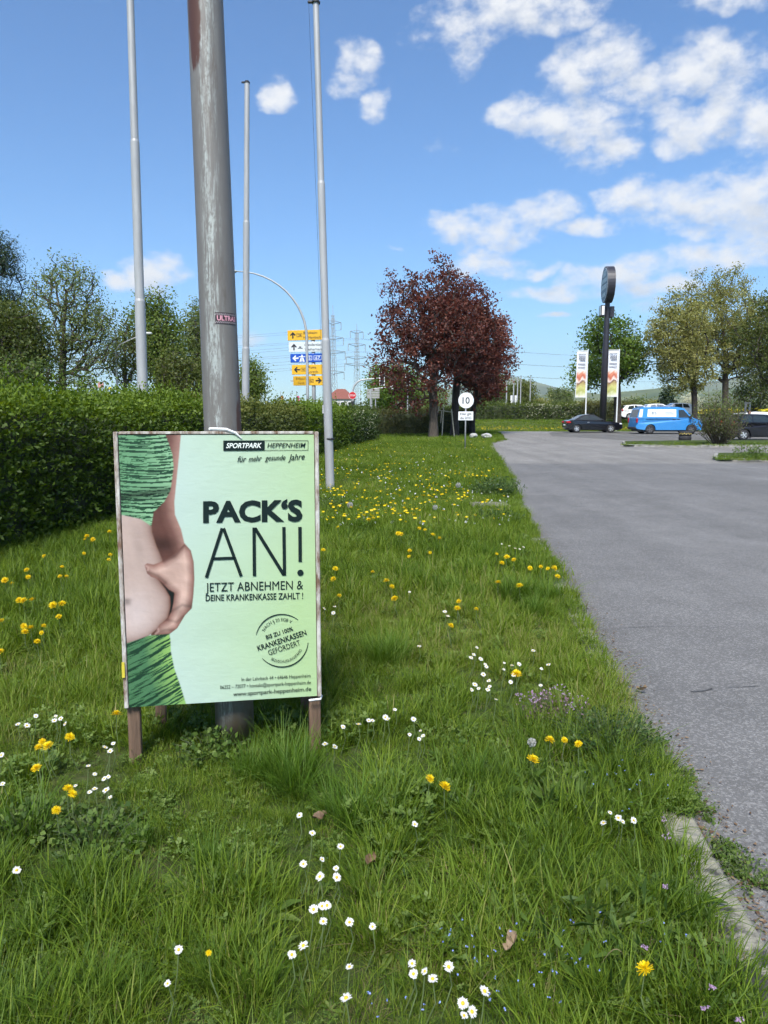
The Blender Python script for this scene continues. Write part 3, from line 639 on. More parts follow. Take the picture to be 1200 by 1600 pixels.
for i, px in enumerate([860,864.5,870,874,879,884,888,892]):
    ptree('poplar_tree', 'slim poplar in the distant row left of the banner flags', px, 230, [(px-2.4,px+2.4,602+(i*5) % 9,645)], M_AIRY, n_attr=50, leaves=700, lsize=.5, r0=.12, seed=60+i, clump=.4, group='distant row of poplars')
# far shrubs and woods on the plain that read as one mass
r = np.random.default_rng(5); C = []
for k in range(520):
    Y = r.uniform(260, 700); px = r.uniform(560, 1500); X = (px-600)/FX*Y; h = r.uniform(2.5, 6.5)*(.6+.4*Y/400); n = 34
    C.append(np.array([X, Y, .6+h*.5]) + r.normal(size=(n, 3))*np.array([h*.6, h*.5, h*.28]))
for k in range(160):
    Y = r.uniform(150, 420); px = r.uniform(-200, 570); X = (px-600)/FX*Y; h = r.uniform(2, 4.5); n = 34
    C.append(np.array([X, Y, h*.4]) + r.normal(size=(n, 3))*np.array([h*.7, h*.5, h*.25]))
C = np.concatenate(C); V, Fq = leaf_quads(C, r.uniform(.6, 1.5, len(C)), .9, .2, None, .1, r); me = npmesh('distant_woods', V, Fq); setv(me, np.repeat(np.repeat(r.random(len(C)//34), 34)*.7 + .3*r.random(len(C)), 4))
o = link('distant_woods', me, leafmat('far_leaf', [(.03,.045,.016),(.07,.085,.028),(.12,.13,.05),(.16,.15,.06)], .25)); tag(o, 'distant line of shrubs and woods on the plain below the hills', 'woods', kind='stuff')
# rape field
r = np.random.default_rng(6); n = 26000; X = r.uniform(40, 130, n); Y = r.uniform(135, 210, n)
C = np.c_[X, Y, 1.75 + r.normal(0, .16, n)]; V, Fq = leaf_quads(C, .5, .9, .5, None, .1, r); me = npmesh('rape_field', V, Fq); setv(me, r.random(len(V)))
o = link('rape_field', me, leafmat('rape_yellow', [(.55,.46,.02),(.7,.6,.04)], .3)); tag(o, 'bright yellow strip of flowering rape field behind the right-hand trees', 'field', kind='stuff')

# twiggy bush in the island
def bush():
    b = gp(1122, 694, .09); root = thing('twiggy_bush', 'tall twiggy bush standing in the planted island beside the black hatchback', 'bush', b)
    r = np.random.default_rng(71); m = MB(); tips = []
    k = b.y/F
    for i in range(150):
        a = r.uniform(0, 2*PI); sp = r.uniform(.05, 1)**.8; h = r.uniform(1.2, 3.05)*(1-.25*sp); R_ = sp*1.35*(1 if h > 1 else .9)
        p0 = Vector((math.cos(a)*.25*sp, math.sin(a)*.25*sp, -.05)); p2 = Vector((math.cos(a)*R_, math.sin(a)*R_, h)); p1 = p0.lerp(p2, .5) + Vector((math.cos(a)*.18, math.sin(a)*.18, .0))
        m.tube([p0, p1, p2], [.014, .009, .004], 4, False)
        for t in r.uniform(.3, 1, 36):
            q = p0*(1-t)**2 + p1*2*t*(1-t) + p2*t*t; tips.append(np.array(q) + r.normal(0, .1, 3))
    m.build('branches', pm('bush_twig', (.10,.075,.055), .9, .3), root)
    C = np.array(tips); V, Fq = leaf_quads(C, r.uniform(.05,.12, len(C)), .5, .3, None, .1, r); me = npmesh('foliage', V, Fq); z = C[:, 2]
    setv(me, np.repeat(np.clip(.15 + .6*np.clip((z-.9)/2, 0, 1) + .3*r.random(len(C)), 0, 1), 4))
    link('foliage', me, leafmat('bush_leaf', [(.075,.07,.035), (.09,.10,.035), (.10,.145,.035), (.15,.20,.05)], .35), root)
bush()
# ------------------------------------------------------------------ the poster stand
BB = Vector((-1.1521, 3.1005, .2928)); YAW, TILT, ROLL, BW, BH = .16735, .02824, -.00315, .8702, 1.2234
ex = Vector((math.cos(YAW), math.sin(YAW), 0)); bn = Vector((math.sin(YAW), -math.cos(YAW), 0)); ez = Vector((0,0,1))*math.cos(TILT) - bn*math.sin(TILT)
ex, ez = ex*math.cos(ROLL) + ez*math.sin(ROLL), ez*math.cos(ROLL) - ex*math.sin(ROLL); nrm = ex.cross(ez)      # towards the viewer
if nrm.y > 0: nrm = -nrm
BM = Matrix((( ex.x, -nrm.x, ez.x, BB.x), (ex.y, -nrm.y, ez.y, BB.y), (ex.z, -nrm.z, ez.z, BB.z), (0,0,0,1)))   # local: x along, y back, z up
def onboard(px, py, lift=0.0):
    """photo pixel -> board-plane coordinates (x along, z up)"""
    d = Vector(ray(px, py)); o_ = Vector((0,0,CZ)); t = (BB - o_).dot(nrm) / d.dot(nrm); q = o_ + d*t - BB
    return (q.dot(ex), -lift, q.dot(ez))
def poster_stand():
    root = thing('poster_stand', 'wooden stand with a mint-green advertising poster of a pinched belly, in front of the mast', 'poster stand')
    root.matrix_world = BM
    m = MB(); m.box((BW/2, .012, BH/2), (BW-.012, .012, BH-.012)); m.build('backing_board', WOOD, root)
    FR = pm('peeling_edge', (.16,.095,.06), .85, .5, 30, .4, 80, col2=(.52,.50,.46), thr=(.38,.6), stretch=(1,1,.3))
    for x in (.006, BW-.006):
        MB().box((x, .008, BH/2), (.018, .034, BH), 0, .003).build('edge_batten', FR, root)
    MB().box((BW/2, .008, BH-.005), (BW-.04, .03, .012), 0, .002).build('edge_batten', FR, root)
    # legs in front and behind
    for x, y, l in ((.03, .045, .36), (BW-.026, .045, .36)):
        m = MB(); m.box((0,0,0), (.054, .046, BH+l-.12), 0, .004); o = m.build('leg', WOOD, root); o.location = (x, y, (BH-l-.12)/2)
    for x in (.10, BW-.05):
        m = MB(); m.box((0,0,0), (.05, .042, 1.42), 0, .004); o = m.build('rear_leg', WOOD, root); o.location = (x, .375, .35)
    MB().box((BW/2+.03, .345, .62), (BW-.08, .012, 1.1)).build('rear_board', WOOD, root)
    # paper print, colours of the print in the vertices
    nx, ny = 300, 420
    U, W_ = np.meshgrid(np.linspace(.018, BW-.018, nx), np.linspace(.004, BH-.014, ny))
    P3 = np.array(BM)[:3, :3] @ np.stack([U.ravel(), np.full(U.size, -.002), W_.ravel()]) + np.array(BM)[:3, 3:4]
    d = P3 - np.array([[0],[0],[CZ]]); zc = d[1]*CT - d[2]*ST; up = d[1]*ST + d[2]*CT
    px, py = 600 + F*d[0]/zc, 800 - F*up/zc
    def inside(poly):
        p = np.array(poly, float); r = np.zeros(len(px), bool); j = len(p)-1
        for i in range(len(p)):
            c = ((p[i,1] > py) != (p[j,1] > py)) & (px < (p[j,0]-p[i,0])*(py-p[i,1])/(p[j,1]-p[i,1]+1e-9) + p[i,0]); r ^= c; j = i
        return r
    def dist(poly, closed=False):
        p = np.array(poly, float); D = np.full(len(px), 1e9); n = len(p)
        for i in range(n if closed else n-1):
            a_, b_ = p[i], p[(i+1) % n]; v = b_-a_; t = np.clip(((px-a_[0])*v[0] + (py-a_[1])*v[1])/(v@v+1e-9), 0, 1)
            D = np.minimum(D, np.hypot(px-a_[0]-t*v[0], py-a_[1]-t*v[1]))
        return D
    def nz(sx, sy, seed, oct=4): return fbm2(px/sx, py/sy, seed, oct)
    t = np.clip((px-225)/270 + .12*np.sin(py/70), 0, 1)[:, None]
    col = s2l((206,228,220))*(1-t) + s2l((190,220,164))*t
    v_ = np.clip((py-880)/230, 0, 1)[:, None]; col = col*(1-.35*v_*(1-t)) + s2l((214,236,238))*.35*v_*(1-t)
    def paint(poly, c):
        sd = dist(poly, True)*np.where(inside(poly), 1, -1); a = np.clip(.5 + sd/1.7, 0, 1)[:, None]; col[:] = col*(1-a) + c*a
    def mix(c1, c2, f): f = np.clip(f, 0, 1)[:, None]; return s2l(c1)*(1-f) + s2l(c2)*f
    arm = [(240,670),(283.5,670),(280,710),(275.5,755),(272.5,785),(273.5,804),(283,827),(288,848),(298,860),(302.5,878),(303.5,905),(302,929),(299.5,950),(289,961),(277,981),(264,991),(236,993),(236,820),(232,800)]
    torso = [(180,800),(188,804),(220,810),(237,821),(238,832),(244,851),(254,875),(252,890),(247,905),(258,920),(265,932),(266,948),(262,965),(247,981),(232,994),(198,1006),(180,1008)]
    top = [(170,670),(255,670),(262,688),(269.5,710),(271.5,730),(266.5,767),(256,785),(240,800),(236.5,822),(220,811),(188,804),(170,802)]
    pants = [(180,1008),(199,1005),(232,993),(265,990),(266.5,1000),(267,1017),(272.5,1044),(283,1074),(294,1110),(180,1112)]
    hand = [(226,883),(230,880),(240,882),(256,876.5),(272,866),(288,850),(298,860),(302.5,878),(303.5,905),(302,929),(299.5,950),(289,961),(277,981),(264,991),(240,992),(250,975),(262,968),(268,955),(272.5,928),(263,922),(256,912),(247,905),(236,901),(230,896)]
    gap = [(251,909),(263.5,921),(272.5,926),(271,942),(268,955),(264,962),(267,944),(266,932),(259,920)]
    # arm: reddish brown, lighter rim light on its outer side
    da = dist(arm[1:8]); a_ = mix((168,124,112), (104,68,60), da/24); a_ = a_ + (mix((206,168,154),(110,74,66), (da-2)/12)-a_)*.30
    el = np.exp(-(((px-255)/24)**2 + ((py-850)/13)**2))[:, None]; a_ = a_*(1-.55*el); a_ *= (1+.09*nz(9,16,3)+.05*nz(3,2,17))[:, None]; paint(arm, a_)
    # torso: pale, shaded towards its edge
    dt = dist(torso[3:16]); sh = np.exp(-dt/9.0); tr = mix((208,184,174), (132,94,80), sh*.95)
    hl_ = np.exp(-(((px-212)/26)**2 + ((py-960)/34)**2))[:, None]; tr = tr + (s2l((228,210,206))-tr)*.8*hl_
    tr = tr*(1-.16*np.exp(-((px-(212+(py-820)*.14))/9)**2)*np.clip((py-815)/40,0,1)*np.clip((900-py)/40,0,1))[:, None]
    tr = tr*(1-.5*np.exp(-(((px-199)/6)**2 + ((py-941)/5)**2)))[:, None]; tr = tr*(1-.35*np.exp(-(((px-196)/10)**2 + ((py-937)/2.2)**2)))[:, None]
    tr *= (1+.05*nz(16,22,8)+.03*nz(2.5,2.5,18))[:, None]; paint(torso, tr)
    # hand
    dh = dist(hand, True); h_ = mix((140,96,86), (212,178,164), dh/12); h_ = h_*(1-.25*np.clip((px-285)/20,0,1)*np.clip((py-900)/40,0,1))[:, None]
    for ln in ([(268,955),(285,945),(299,948)], [(262,968),(276,972),(288,962)], [(240,989),(258,984),(272,984)], [(230,893),(247,900),(259,910)], [(256,877),(274,868),(288,852)]):
        h_ = h_*(1-.36*np.exp(-(dist(ln)/2.6)**2))[:, None]
    for bx_, by_, br_, bs_ in ((288,876,10,.25),(293,902,9,.2),(287,930,9,.2),(272,974,8,.2),(252,884,9,.18),(296,945,5,-.25),(268,868,8,-.2),(280,955,6,-.25)): h_ = h_*(1+bs_*np.exp(-(((px-bx_)/br_)**2 + ((py-by_)/br_)**2)))[:, None]
    for ln in ([(228,884),(232,887),(231,891)], [(243,990),(248,986),(247,982)]): h_ = h_ + (s2l((226,190,180))-h_)*.5*np.exp(-(dist(ln)/1.6)**2)[:, None]
    h_ *= (1+.10*nz(9,14,9)+.05*nz(2.5,3,19))[:, None]; paint(hand, h_); paint(gap, s2l((24,30,28)))
    # knitted top and leggings: dark strokes on green
    def stripes(ang, sc, sl, seed, bend):
        y2 = py*math.cos(ang) - px*math.sin(ang) + bend; x2 = px*math.cos(ang) + py*math.sin(ang)
        return fbm2(x2/sl, y2/sc, seed, 4, 1.0) + .5*fbm2(x2/sl*2.2, y2/sc*1.9, seed+1, 3, 1.0)
    st = stripes(.10, 1.0, 14, 12, .0016*(px-190)**2); d2 = dist(top[1:9]); g = mix((156,205,160), (118,170,126), d2/50)
    c = np.where((st > .22)[:, None], s2l((38,72,52)), g); c = np.where(((st > .02) & (st <= .22))[:, None], s2l((52,100,66)), c)
    band = np.exp(-((py-(776-.12*(px-190)))/7)**2)[:, None]; c = c*(1-.75*band); paint(top, c)
    st = stripes(-.38, 1.2, 18, 15, .0012*(px-190)**2); d3 = dist(pants[3:9]); g = mix((160,206,112), (84,132,92), d3/42)
    c = np.where((st > .2)[:, None], s2l((34,68,48)), g); c = np.where(((st > 0) & (st <= .2))[:, None], s2l((70,118,78)), c); paint(pants, c)
    me = npmesh('poster_print', np.c_[U.ravel(), -.004 - .0012*fbm2(U.ravel()*9, W_.ravel()*14, 2, 3), W_.ravel()], (lambda a: np.c_[a, a+1, a+nx+1, a+nx])((np.arange((nx-1)*(ny-1))//(nx-1))*nx + np.arange((nx-1)*(ny-1)) % (nx-1)), True)
    setcol(me, np.clip(col*.70, 0, 1)); pr = link('poster_print', me, vcolmat('poster_paper', .42, ((1,1,2.6), 16, .10), .3), root)
    pr['label'] = 'mint green paper print of a hand pinching a bare belly'
    # lettering, in photo pixel frame, laid on the paper
    def lay(name, items, mat, lift=.0075):
        m = MB()
        for V2, f in items: m.add([onboard(x, y, lift) for x, y in V2], f)
        return m.build(name, mat, pr)
    def line(txt, x0, x1, base0, base1, cap, **k):
        v, f = text_fit(txt, x0, x1, 0, cap, **k); return [(x, base0 + (base1-base0)*(x-x0)/(x1-x0) - y) for x, y in v], f
    INK = pm('dark_green_ink', (.008,.018,.018), .75, .1, spec=.12); LOGOW = pm('logo_white_ink', (.72,.78,.74), .5, .05)
    lay('logo_box', [([(349,688.3),(413.5,688.0),(413.5,703.8),(349,704.3)], [(3,2,1,0)])], INK, .0068)
    fr = [(413.5,688.0),(481.5,688),(481.5,703.6),(413.5,703.8)]
    lay('logo_frame', [([(413.5,688),(481.5,688),(481.5,688.7),(413.5,688.7)], [(3,2,1,0)]), ([(413.5,703.1),(481.5,702.9),(481.5,703.6),(413.5,703.8)], [(3,2,1,0)]), ([(480.8,688),(481.5,688),(481.5,703.6),(480.8,703.6)], [(3,2,1,0)])], INK, .0068)
    lay('logo_lettering', [line('SPORTPARK', 353.5, 409, 700, 699.6, 7.6, bold=.022, shear=.25)], LOGOW, .0082)
    lay('logo_lettering', [line('HEPPENHEIM', 417.5, 477.5, 699.6, 699.2, 7.4, bold=.003, shear=.25)], INK)
    lay('motto_lettering', [line('für', 371, 385, 722, 721.5, 9, shear=.3, bold=.006), line('mehr', 388.5, 409, 721.5, 720, 8.6, shear=.3, bold=.006), line('gesunde', 414, 446, 719.5, 718.6, 8.2, shear=.3, bold=.006), line('Jahre', 450, 476, 719.5, 717.5, 9.6, shear=.3, bold=.006)], INK)
    lay('slogan_lettering', [line("PACK‘S", 317.5, 472.5, 815, 812.5, 32, bold=.042)], INK)
    def stroke(a_, b_, w):
        a_, b_ = Vector(a_), Vector(b_); n = (b_-a_).normalized(); n = Vector((-n.y, n.x))*w/2; return [tuple(a_-n), tuple(a_+n), tuple(b_+n), tuple(b_-n)], [(0,1,2,3)]
    A = [stroke((322.5,902),(347.3,825),5), stroke((349.3,825),(377,900),5), stroke((332,872.6),(367,871.4),4.4), stroke((397,824),(397.5,899.5),5.2), stroke((398.5,825),(443.5,898),5.2), stroke((443.5,823),(444.5,899),5.2), stroke((468.5,823),(468.9,877.5),5.4)]
    dot = [(469.3 + 4.9*math.cos(q), 894.5 + 4.9*math.sin(q)) for q in np.linspace(0, 2*PI, 18, False)]
    lay('slogan_lettering', A + [(dot, [tuple(range(18))])], INK)
    lay('slogan_lettering', [line('JETZT ABNEHMEN &', 321.5, 473.5, 924, 920, 13.5)], INK)
    lay('slogan_lettering', [line('DEINE KRANKENKASSE ZAHLT !', 321.5, 473.5, 938.5, 935, 9.6, bold=.013)], INK)
    cx, cy, R_ = 440.3, 1000.3, 41.0
    def arc(a0, a1, w):
        n = 26; o_ = []; i_ = []
        for k in range(n+1):
            q = math.radians(a0 + (a1-a0)*k/n); ww = w*(.45 + .55*math.sin(PI*k/n)); o_.append((cx+(R_+ww)*math.cos(q), cy-(R_+ww)*math.sin(q))); i_.append((cx+(R_-ww)*math.cos(q), cy-(R_-ww)*math.sin(q)))
        return o_ + i_, [(k, k+1, n+2+k, n+1+k) for k in range(n)]
    def arctext(txt, r, a0, a1, cap, top_=True, **k):
        v, f = text_fit(txt, 0, 1, 0, cap, **k); o_ = []
        for x, y in v:
            q = math.radians(a0 + (a1-a0)*x); rr = r+y if top_ else r-y; o_.append((cx+rr*math.cos(q), cy-rr*math.sin(q)))
        return o_, f
    def rot(txt, x0, x1, yb, cap, **k):
        v, f = text_fit(txt, x0, x1, 0, cap, **k); a_ = math.radians(18.5); return [(cx + x*math.cos(a_) + (y-yb)*-math.sin(a_), cy - (x*math.sin(a_) + (y-yb)*math.cos(a_))) for x, y in v], f
    lay('stamp_lettering', [arc(167, 52, .9), arc(222, 356, .9), arctext('NACH § 20 SGB V', 30.5, 152, 62, 4.8), arctext('BEZUSCHUSSUNGSFÄHIG', 34.5, 240, 335, 4.2, False),
        rot('BIS ZU 100%', -22, 22, -9.5, 6.2, bold=.02), rot('KRANKENKASSEN', -40, 40, 3.6, 8.2, bold=.016), rot('GEFÖRDERT', -26, 26, 15.5, 8.2)], INK)
    lay('address_lettering', [line('In der Lahrbach 44 • 64646 Heppenheim', 377.5, 485, 1063.5, 1057.5, 5.4)], INK)
    lay('address_lettering', [line('06252 – 72077 • kontakt@sportpark-heppenheim.de', 344, 485.5, 1076, 1068, 5.6)], INK)
    lay('address_lettering', [line('www.sportpark-heppenheim.de', 364.5, 486, 1087, 1078.5, 6.4, bold=.006)], INK)
    # white ties
    m = MB(); z = -.012; m.tube([(BW-.056,-.012,z),(BW-.002,-.014,z+.004),(BW+.006,.03,z+.002),(BW+.002,.074,z)], .005, 6); m.build('white_tie', WHITE, root)
    MB().box((.001, -.016, .18), (.012, .003, .07)).build('yellow_sticker', pm('yellow_tape', (.6,.5,.05), .5), root)
    m = MB(); x = .42; m.tube([(x-.02,-.003,BH+.012),(x+.05,-.008,BH+.010),(x+.09,-.007,BH-.006),(x+.115,-.0075,BH-.03)], [.007,.007,.006,.002], 6); m.tube([(x-.02,-.003,BH+.012),(x-.022,.06,BH+.012),(x-.02,.12,BH+.012)], .006, 6); m.build('white_tie', WHITE, root)
poster_stand()

# ------------------------------------------------------------------ rusty mast with a sticker
def mastmat():
    m, N, L, b = nodes('worn_grey_paint'); tc = N.new('ShaderNodeTexCoord')
    def nz(s, st, d=6, rough=.65):
        mp = N.new('ShaderNodeMapping'); mp.inputs['Scale'].default_value = st; L.new(tc.outputs['Object'], mp.inputs[0]); n = N.new('ShaderNodeTexNoise'); n.inputs['Scale'].default_value = s; n.inputs['Detail'].default_value = d; n.inputs['Roughness'].default_value = rough; L.new(mp.outputs[0], n.inputs['Vector']); return n.outputs['Fac']
    def mr(v, a, b_, lo=0., hi=1.):
        n = N.new('ShaderNodeMapRange'); n.interpolation_type = 'SMOOTHSTEP'; L.new(v, n.inputs[0]); n.inputs[1].default_value = a; n.inputs[2].default_value = b_; n.inputs[3].default_value = lo; n.inputs[4].default_value = hi; return n.outputs[0]
    def mth(op, a, b_):
        n = N.new('ShaderNodeMath'); n.operation = op
        for i, v in enumerate((a, b_)):
            if isinstance(v, (int, float)): n.inputs[i].default_value = v
            else: L.new(v, n.inputs[i])
        return n.outputs[0]
    def mix(f, a, b_):
        n = N.new('ShaderNodeMix'); n.data_type = 'RGBA'; L.new(f, n.inputs[0])
        for i, v in ((6, a), (7, b_)):
            if isinstance(v, tuple): n.inputs[i].default_value = (*v, 1)
            else: L.new(v, n.inputs[i])
        return n.outputs[2]
    sp = N.new('ShaderNodeSeparateXYZ'); L.new(tc.outputs['Object'], sp.inputs[0]); X, Y, Z = sp.outputs
    base = mix(nz(9, (1,1,.22), 8, .75), (.11,.102,.094), (.225,.212,.196))
    base = mix(mr(nz(3.2, (2,2,.5), 7, .75), .52, .72, 0., .75), base, (.11,.082,.062))
    # bleached and scratched band down the left front
    fr = mth('MULTIPLY', mr(X, -.075, -.045), mr(X, .03, -.02)); fr = mth('MULTIPLY', fr, mr(Y, .02, -.03))
    patch = mr(nz(1.6, (4,4,.6), 5), .34, .52); grain = mr(nz(75, (1,1,.07), 5, .75), .44, .58)
    drip = mth('MULTIPLY', mth('MULTIPLY', mr(nz(9, (2.2,2.2,.35), 5, .7), .50, .56), mth('MULTIPLY', mr(X, -.055, -.045), mr(X, -.005, -.02))), mr(Z, 2.05, 1.95)); 
    w = mth('MULTIPLY', fr, mth('MULTIPLY', mth('MAXIMUM', mth('MULTIPLY', patch, grain), drip), mr(nz(60, (1,1,.5), 5, .8), .36, .56, .15, .95)))
    c = mix(w, base, (.40,.43,.41))
    # rust: upper left, a spot halfway, a long flank on the lower right
    def box(x0, x1, z0, z1): return mth('MULTIPLY', mth('MULTIPLY', mr(X, x0-.02, x0+.02), mr(X, x1+.02, x1-.02)), mth('MULTIPLY', mr(Z, z0-.12, z0+.12), mr(Z, z1+.12, z1-.12)))
    rn = nz(4.5, (3,3,.8), 6)
    R = mth('MAXIMUM', box(-.1, -.035, 3.0, 4.6), mth('MAXIMUM', mth('MULTIPLY', box(.01, .035, 2.62, 2.72), 1.0), box(.055, .1, 1.3, 2.05)))
    R = mr(mth('MULTIPLY', R, mth('ADD', mth('MULTIPLY', rn, 1.8), -.15)), .44, .60)
    c = mix(R, c, (.085,.036,.024)); c = mix(mth('MULTIPLY', mr(Z, .45, .05), mr(nz(5, (1,1,.5)), .3, .6)), c, (.10,.075,.05)); L.new(c, b.inputs['Base Color'])
    b.inputs['Roughness'].default_value = .5; b.inputs['Metallic'].default_value = .15
    bp = N.new('ShaderNodeBump'); bp.inputs['Strength'].default_value = .25; bp.inputs['Distance'].default_value = .004; L.new(nz(40, (1,1,.3), 4), bp.inputs['Height']); L.new(bp.outputs[0], b.inputs['Normal'])
    return m
def mast():
    b = Vector((-.715, 3.335, 0)); root = thing('steel_mast', 'thick worn grey steel mast with rust patches, rising behind the poster', 'mast', b)
    q = at(321, 0, 3.34) - b; lx = q.x/q.z
    prof = [(0,.092),(.3,.0895),(1.5,.0835),(3.5,.0735),(7.5,.055)]
    m = MB(); m.tube([(lx*z, 0, z) for z, r in prof], [r for z, r in prof], 40); m.build('shaft', mastmat(), root, True)
    MB().lathe([(.0,7.56),(.04,7.56),(.062,7.52),(.062,7.46)], 20, (lx*7.5,0,0)).build('cap', DARKP, root, True)
    # sticker wrapped round the front right
    z0 = at(340, 506, 3.26).z; z1 = at(340, 488, 3.26).z; r = .0815
    def onpole(a, z, lift): return (lx*z + (r+lift)*math.sin(a), -(r+lift)*math.cos(a), z)
    a0, a1 = .05, 1.35; m = MB(); n = 12
    V = [onpole(a0+(a1-a0)*k/n, z, .001) for z in (z0, z1) for k in range(n+1)]; m.add(V, [(k, k+1, n+2+k, n+1+k) for k in range(n)])
    st = m.build('sticker', pm('sticker_black', (.03,.018,.022), .5), root)
    v, f = text_fit('ULTRAS', a0+.10, a1-.08, z0+(z1-z0)*.30, (z1-z0)*.42, bold=.03)
    MB().add([onpole(x, y, .0024) for x, y in v], f).build('lettering', pm('sticker_pink', (.62,.30,.36), .5), st)
    for zz in (z0+.003, z1-.012):
        m = MB()
        for k in range(0, 26):
            a_ = a0 + (a1-a0)*k/26; dz = .004*(k % 2); m.add([onpole(a_, zz+dz, .002), onpole(a_+.025, zz+dz, .002), onpole(a_+.025, zz+dz+.004, .002), onpole(a_, zz+dz+.004, .002)], [(0,1,2,3)])
        m.build('checker_border', pm('sticker_white', (.55,.5,.52), .5), st)
mast()

# ------------------------------------------------------------------ flagpoles
def flagpole(label, b, topp, joints, r, rope=False):
    b = Vector(b); root = thing('flagpole', label, 'flagpole', b, 0, 'tall grey flagpoles along the verge'); d = Vector(topp) - b
    zs = [0] + joints + [d.z]; rr = [r, r*.84, r*.70, r*.58]
    for i in range(len(zs)-1):
        z0, z1 = zs[i], zs[i+1]; p = lambda z: (d.x*z/d.z, d.y*z/d.z, z)
        m = MB(); k = rr[i]; pts, rad = [z0, z1], [k, k*(.96 if i < len(zs)-2 else .88)]
        m.tube([p(z) for z in pts], rad, 20, False); m.build('shaft_section', GALV, root, True)
        if i < len(zs)-2: MB().tube([p(z1-.001), p(z1+.05)], [k*.955, rr[i+1]*1.004], 20).build('collar', GALV, root)
    c = MB(); e = p(d.z); c.lathe([(0,.07),(.05,.06),(.08,.02),(.08,0),(.0,-.005)], 14, e); c.box((e[0]-.07, e[1], e[2]+.02), (.16,.05,.04), 0, .008); c.build('cap', DARKP, root)
    if rope: MB().tube([(e[0]-.13, e[1], e[2]), (d.x*.5/2-.14, d.y*.2, d.z*.5), (-.12,-.05,1.3)], .0028, 5).build('halyard', DARKP, root); MB().lathe([(r+.006,1.02),(r+.012,1.04),(r+.006,1.06)], 16).build('band', DARKP, root); MB().box((-r-.03,0,1.62),(.04,.03,.17),0,.006).build('cleat', WHITE, root)
b1 = at(222.5, 640, 16.2); b1.z = 0; t1 = at(203.5, 0, 16.2); t1 = b1 + (t1-b1)*1.12
flagpole('grey flagpole at the left, rising behind the tall hedge and out of the picture', b1, t1, [at(210,222,16.2).z*.55, at(210,222,16.2).z], .115)
b2 = at(382.5, 700, 21.0); b2.z = 0
flagpole('grey flagpole right beside the rusty mast, the one showing its whole black cap', b2, at(386, 130, 21.0), [at(382,545,21).z, at(383,348,21).z], .11)
b3 = gp(516, 767, .03)
flagpole('grey flagpole standing in the grass right of the poster, foot in view', b3, at(493.5, 5, b3.y), [at(509,535,b3.y).z, at(503,290,b3.y).z], .088, True)

# ------------------------------------------------------------------ street lamps
def arch_lamp(label, b, top, end, r, head):
    root = thing('street_lamp', label, 'street lamp', b); P = []
    h = top; L_ = end
    for z in (0, h*.3, h*.62): P.append(Vector((0,0,z)))
    for k in range(1, 13):
        q = k/12*PI/2; P.append(Vector((L_*(1-math.cos(q))*.92, 0, h*.62 + h*.38*math.sin(q))))
    n = len(P); m = MB(); m.tube(P, [r*(1-.62*i/(n-1)) for i in range(n)], 10); m.build('arched_pole', GALV, root, True)
    e = P[-1]; s = math.copysign(1, L_); m = MB(); m.box((e.x+s*head/2, 0, e.z), (head, .26, .10), 0, .035); m.build('lamp_head', pm('lamp_grey', (.45,.46,.45), .5), root); MB().box((e.x+s*head*.55, 0, e.z-.06), (head*.7, .2, .03), 0, .01).build('lamp_glass', WHITE, root)
    return root
Y = 37.0; bx = (481-600)/FX*Y; arch_lamp('arched street lamp curving left in front of the direction signs', (bx, Y, 0), at(370,424,Y).z, (at(370,424,Y).x-bx)/.92, .075, .8)
Y = 38.0; rt = thing('street_lamp', 'small street lamp with a tilted arm right behind the left flagpole', 'street lamp', ((185-600)/FX*Y, Y, 0))
h = at(200,521,Y).z; MB().tube([(0,0,0),(0,0,h-.9)], [.07,.05], 8).build('pole', GALV, rt); MB().tube([(0,0,h-.9),(.25,0,h-.55),(1.4,0,h-.05)], [.04,.035,.03], 6).build('arm', GALV, rt); MB().box((1.6,0,h),(.6,.24,.12),0,.04).build('lamp_head', pm('lamp_shell', (.5,.5,.48), .5), rt)

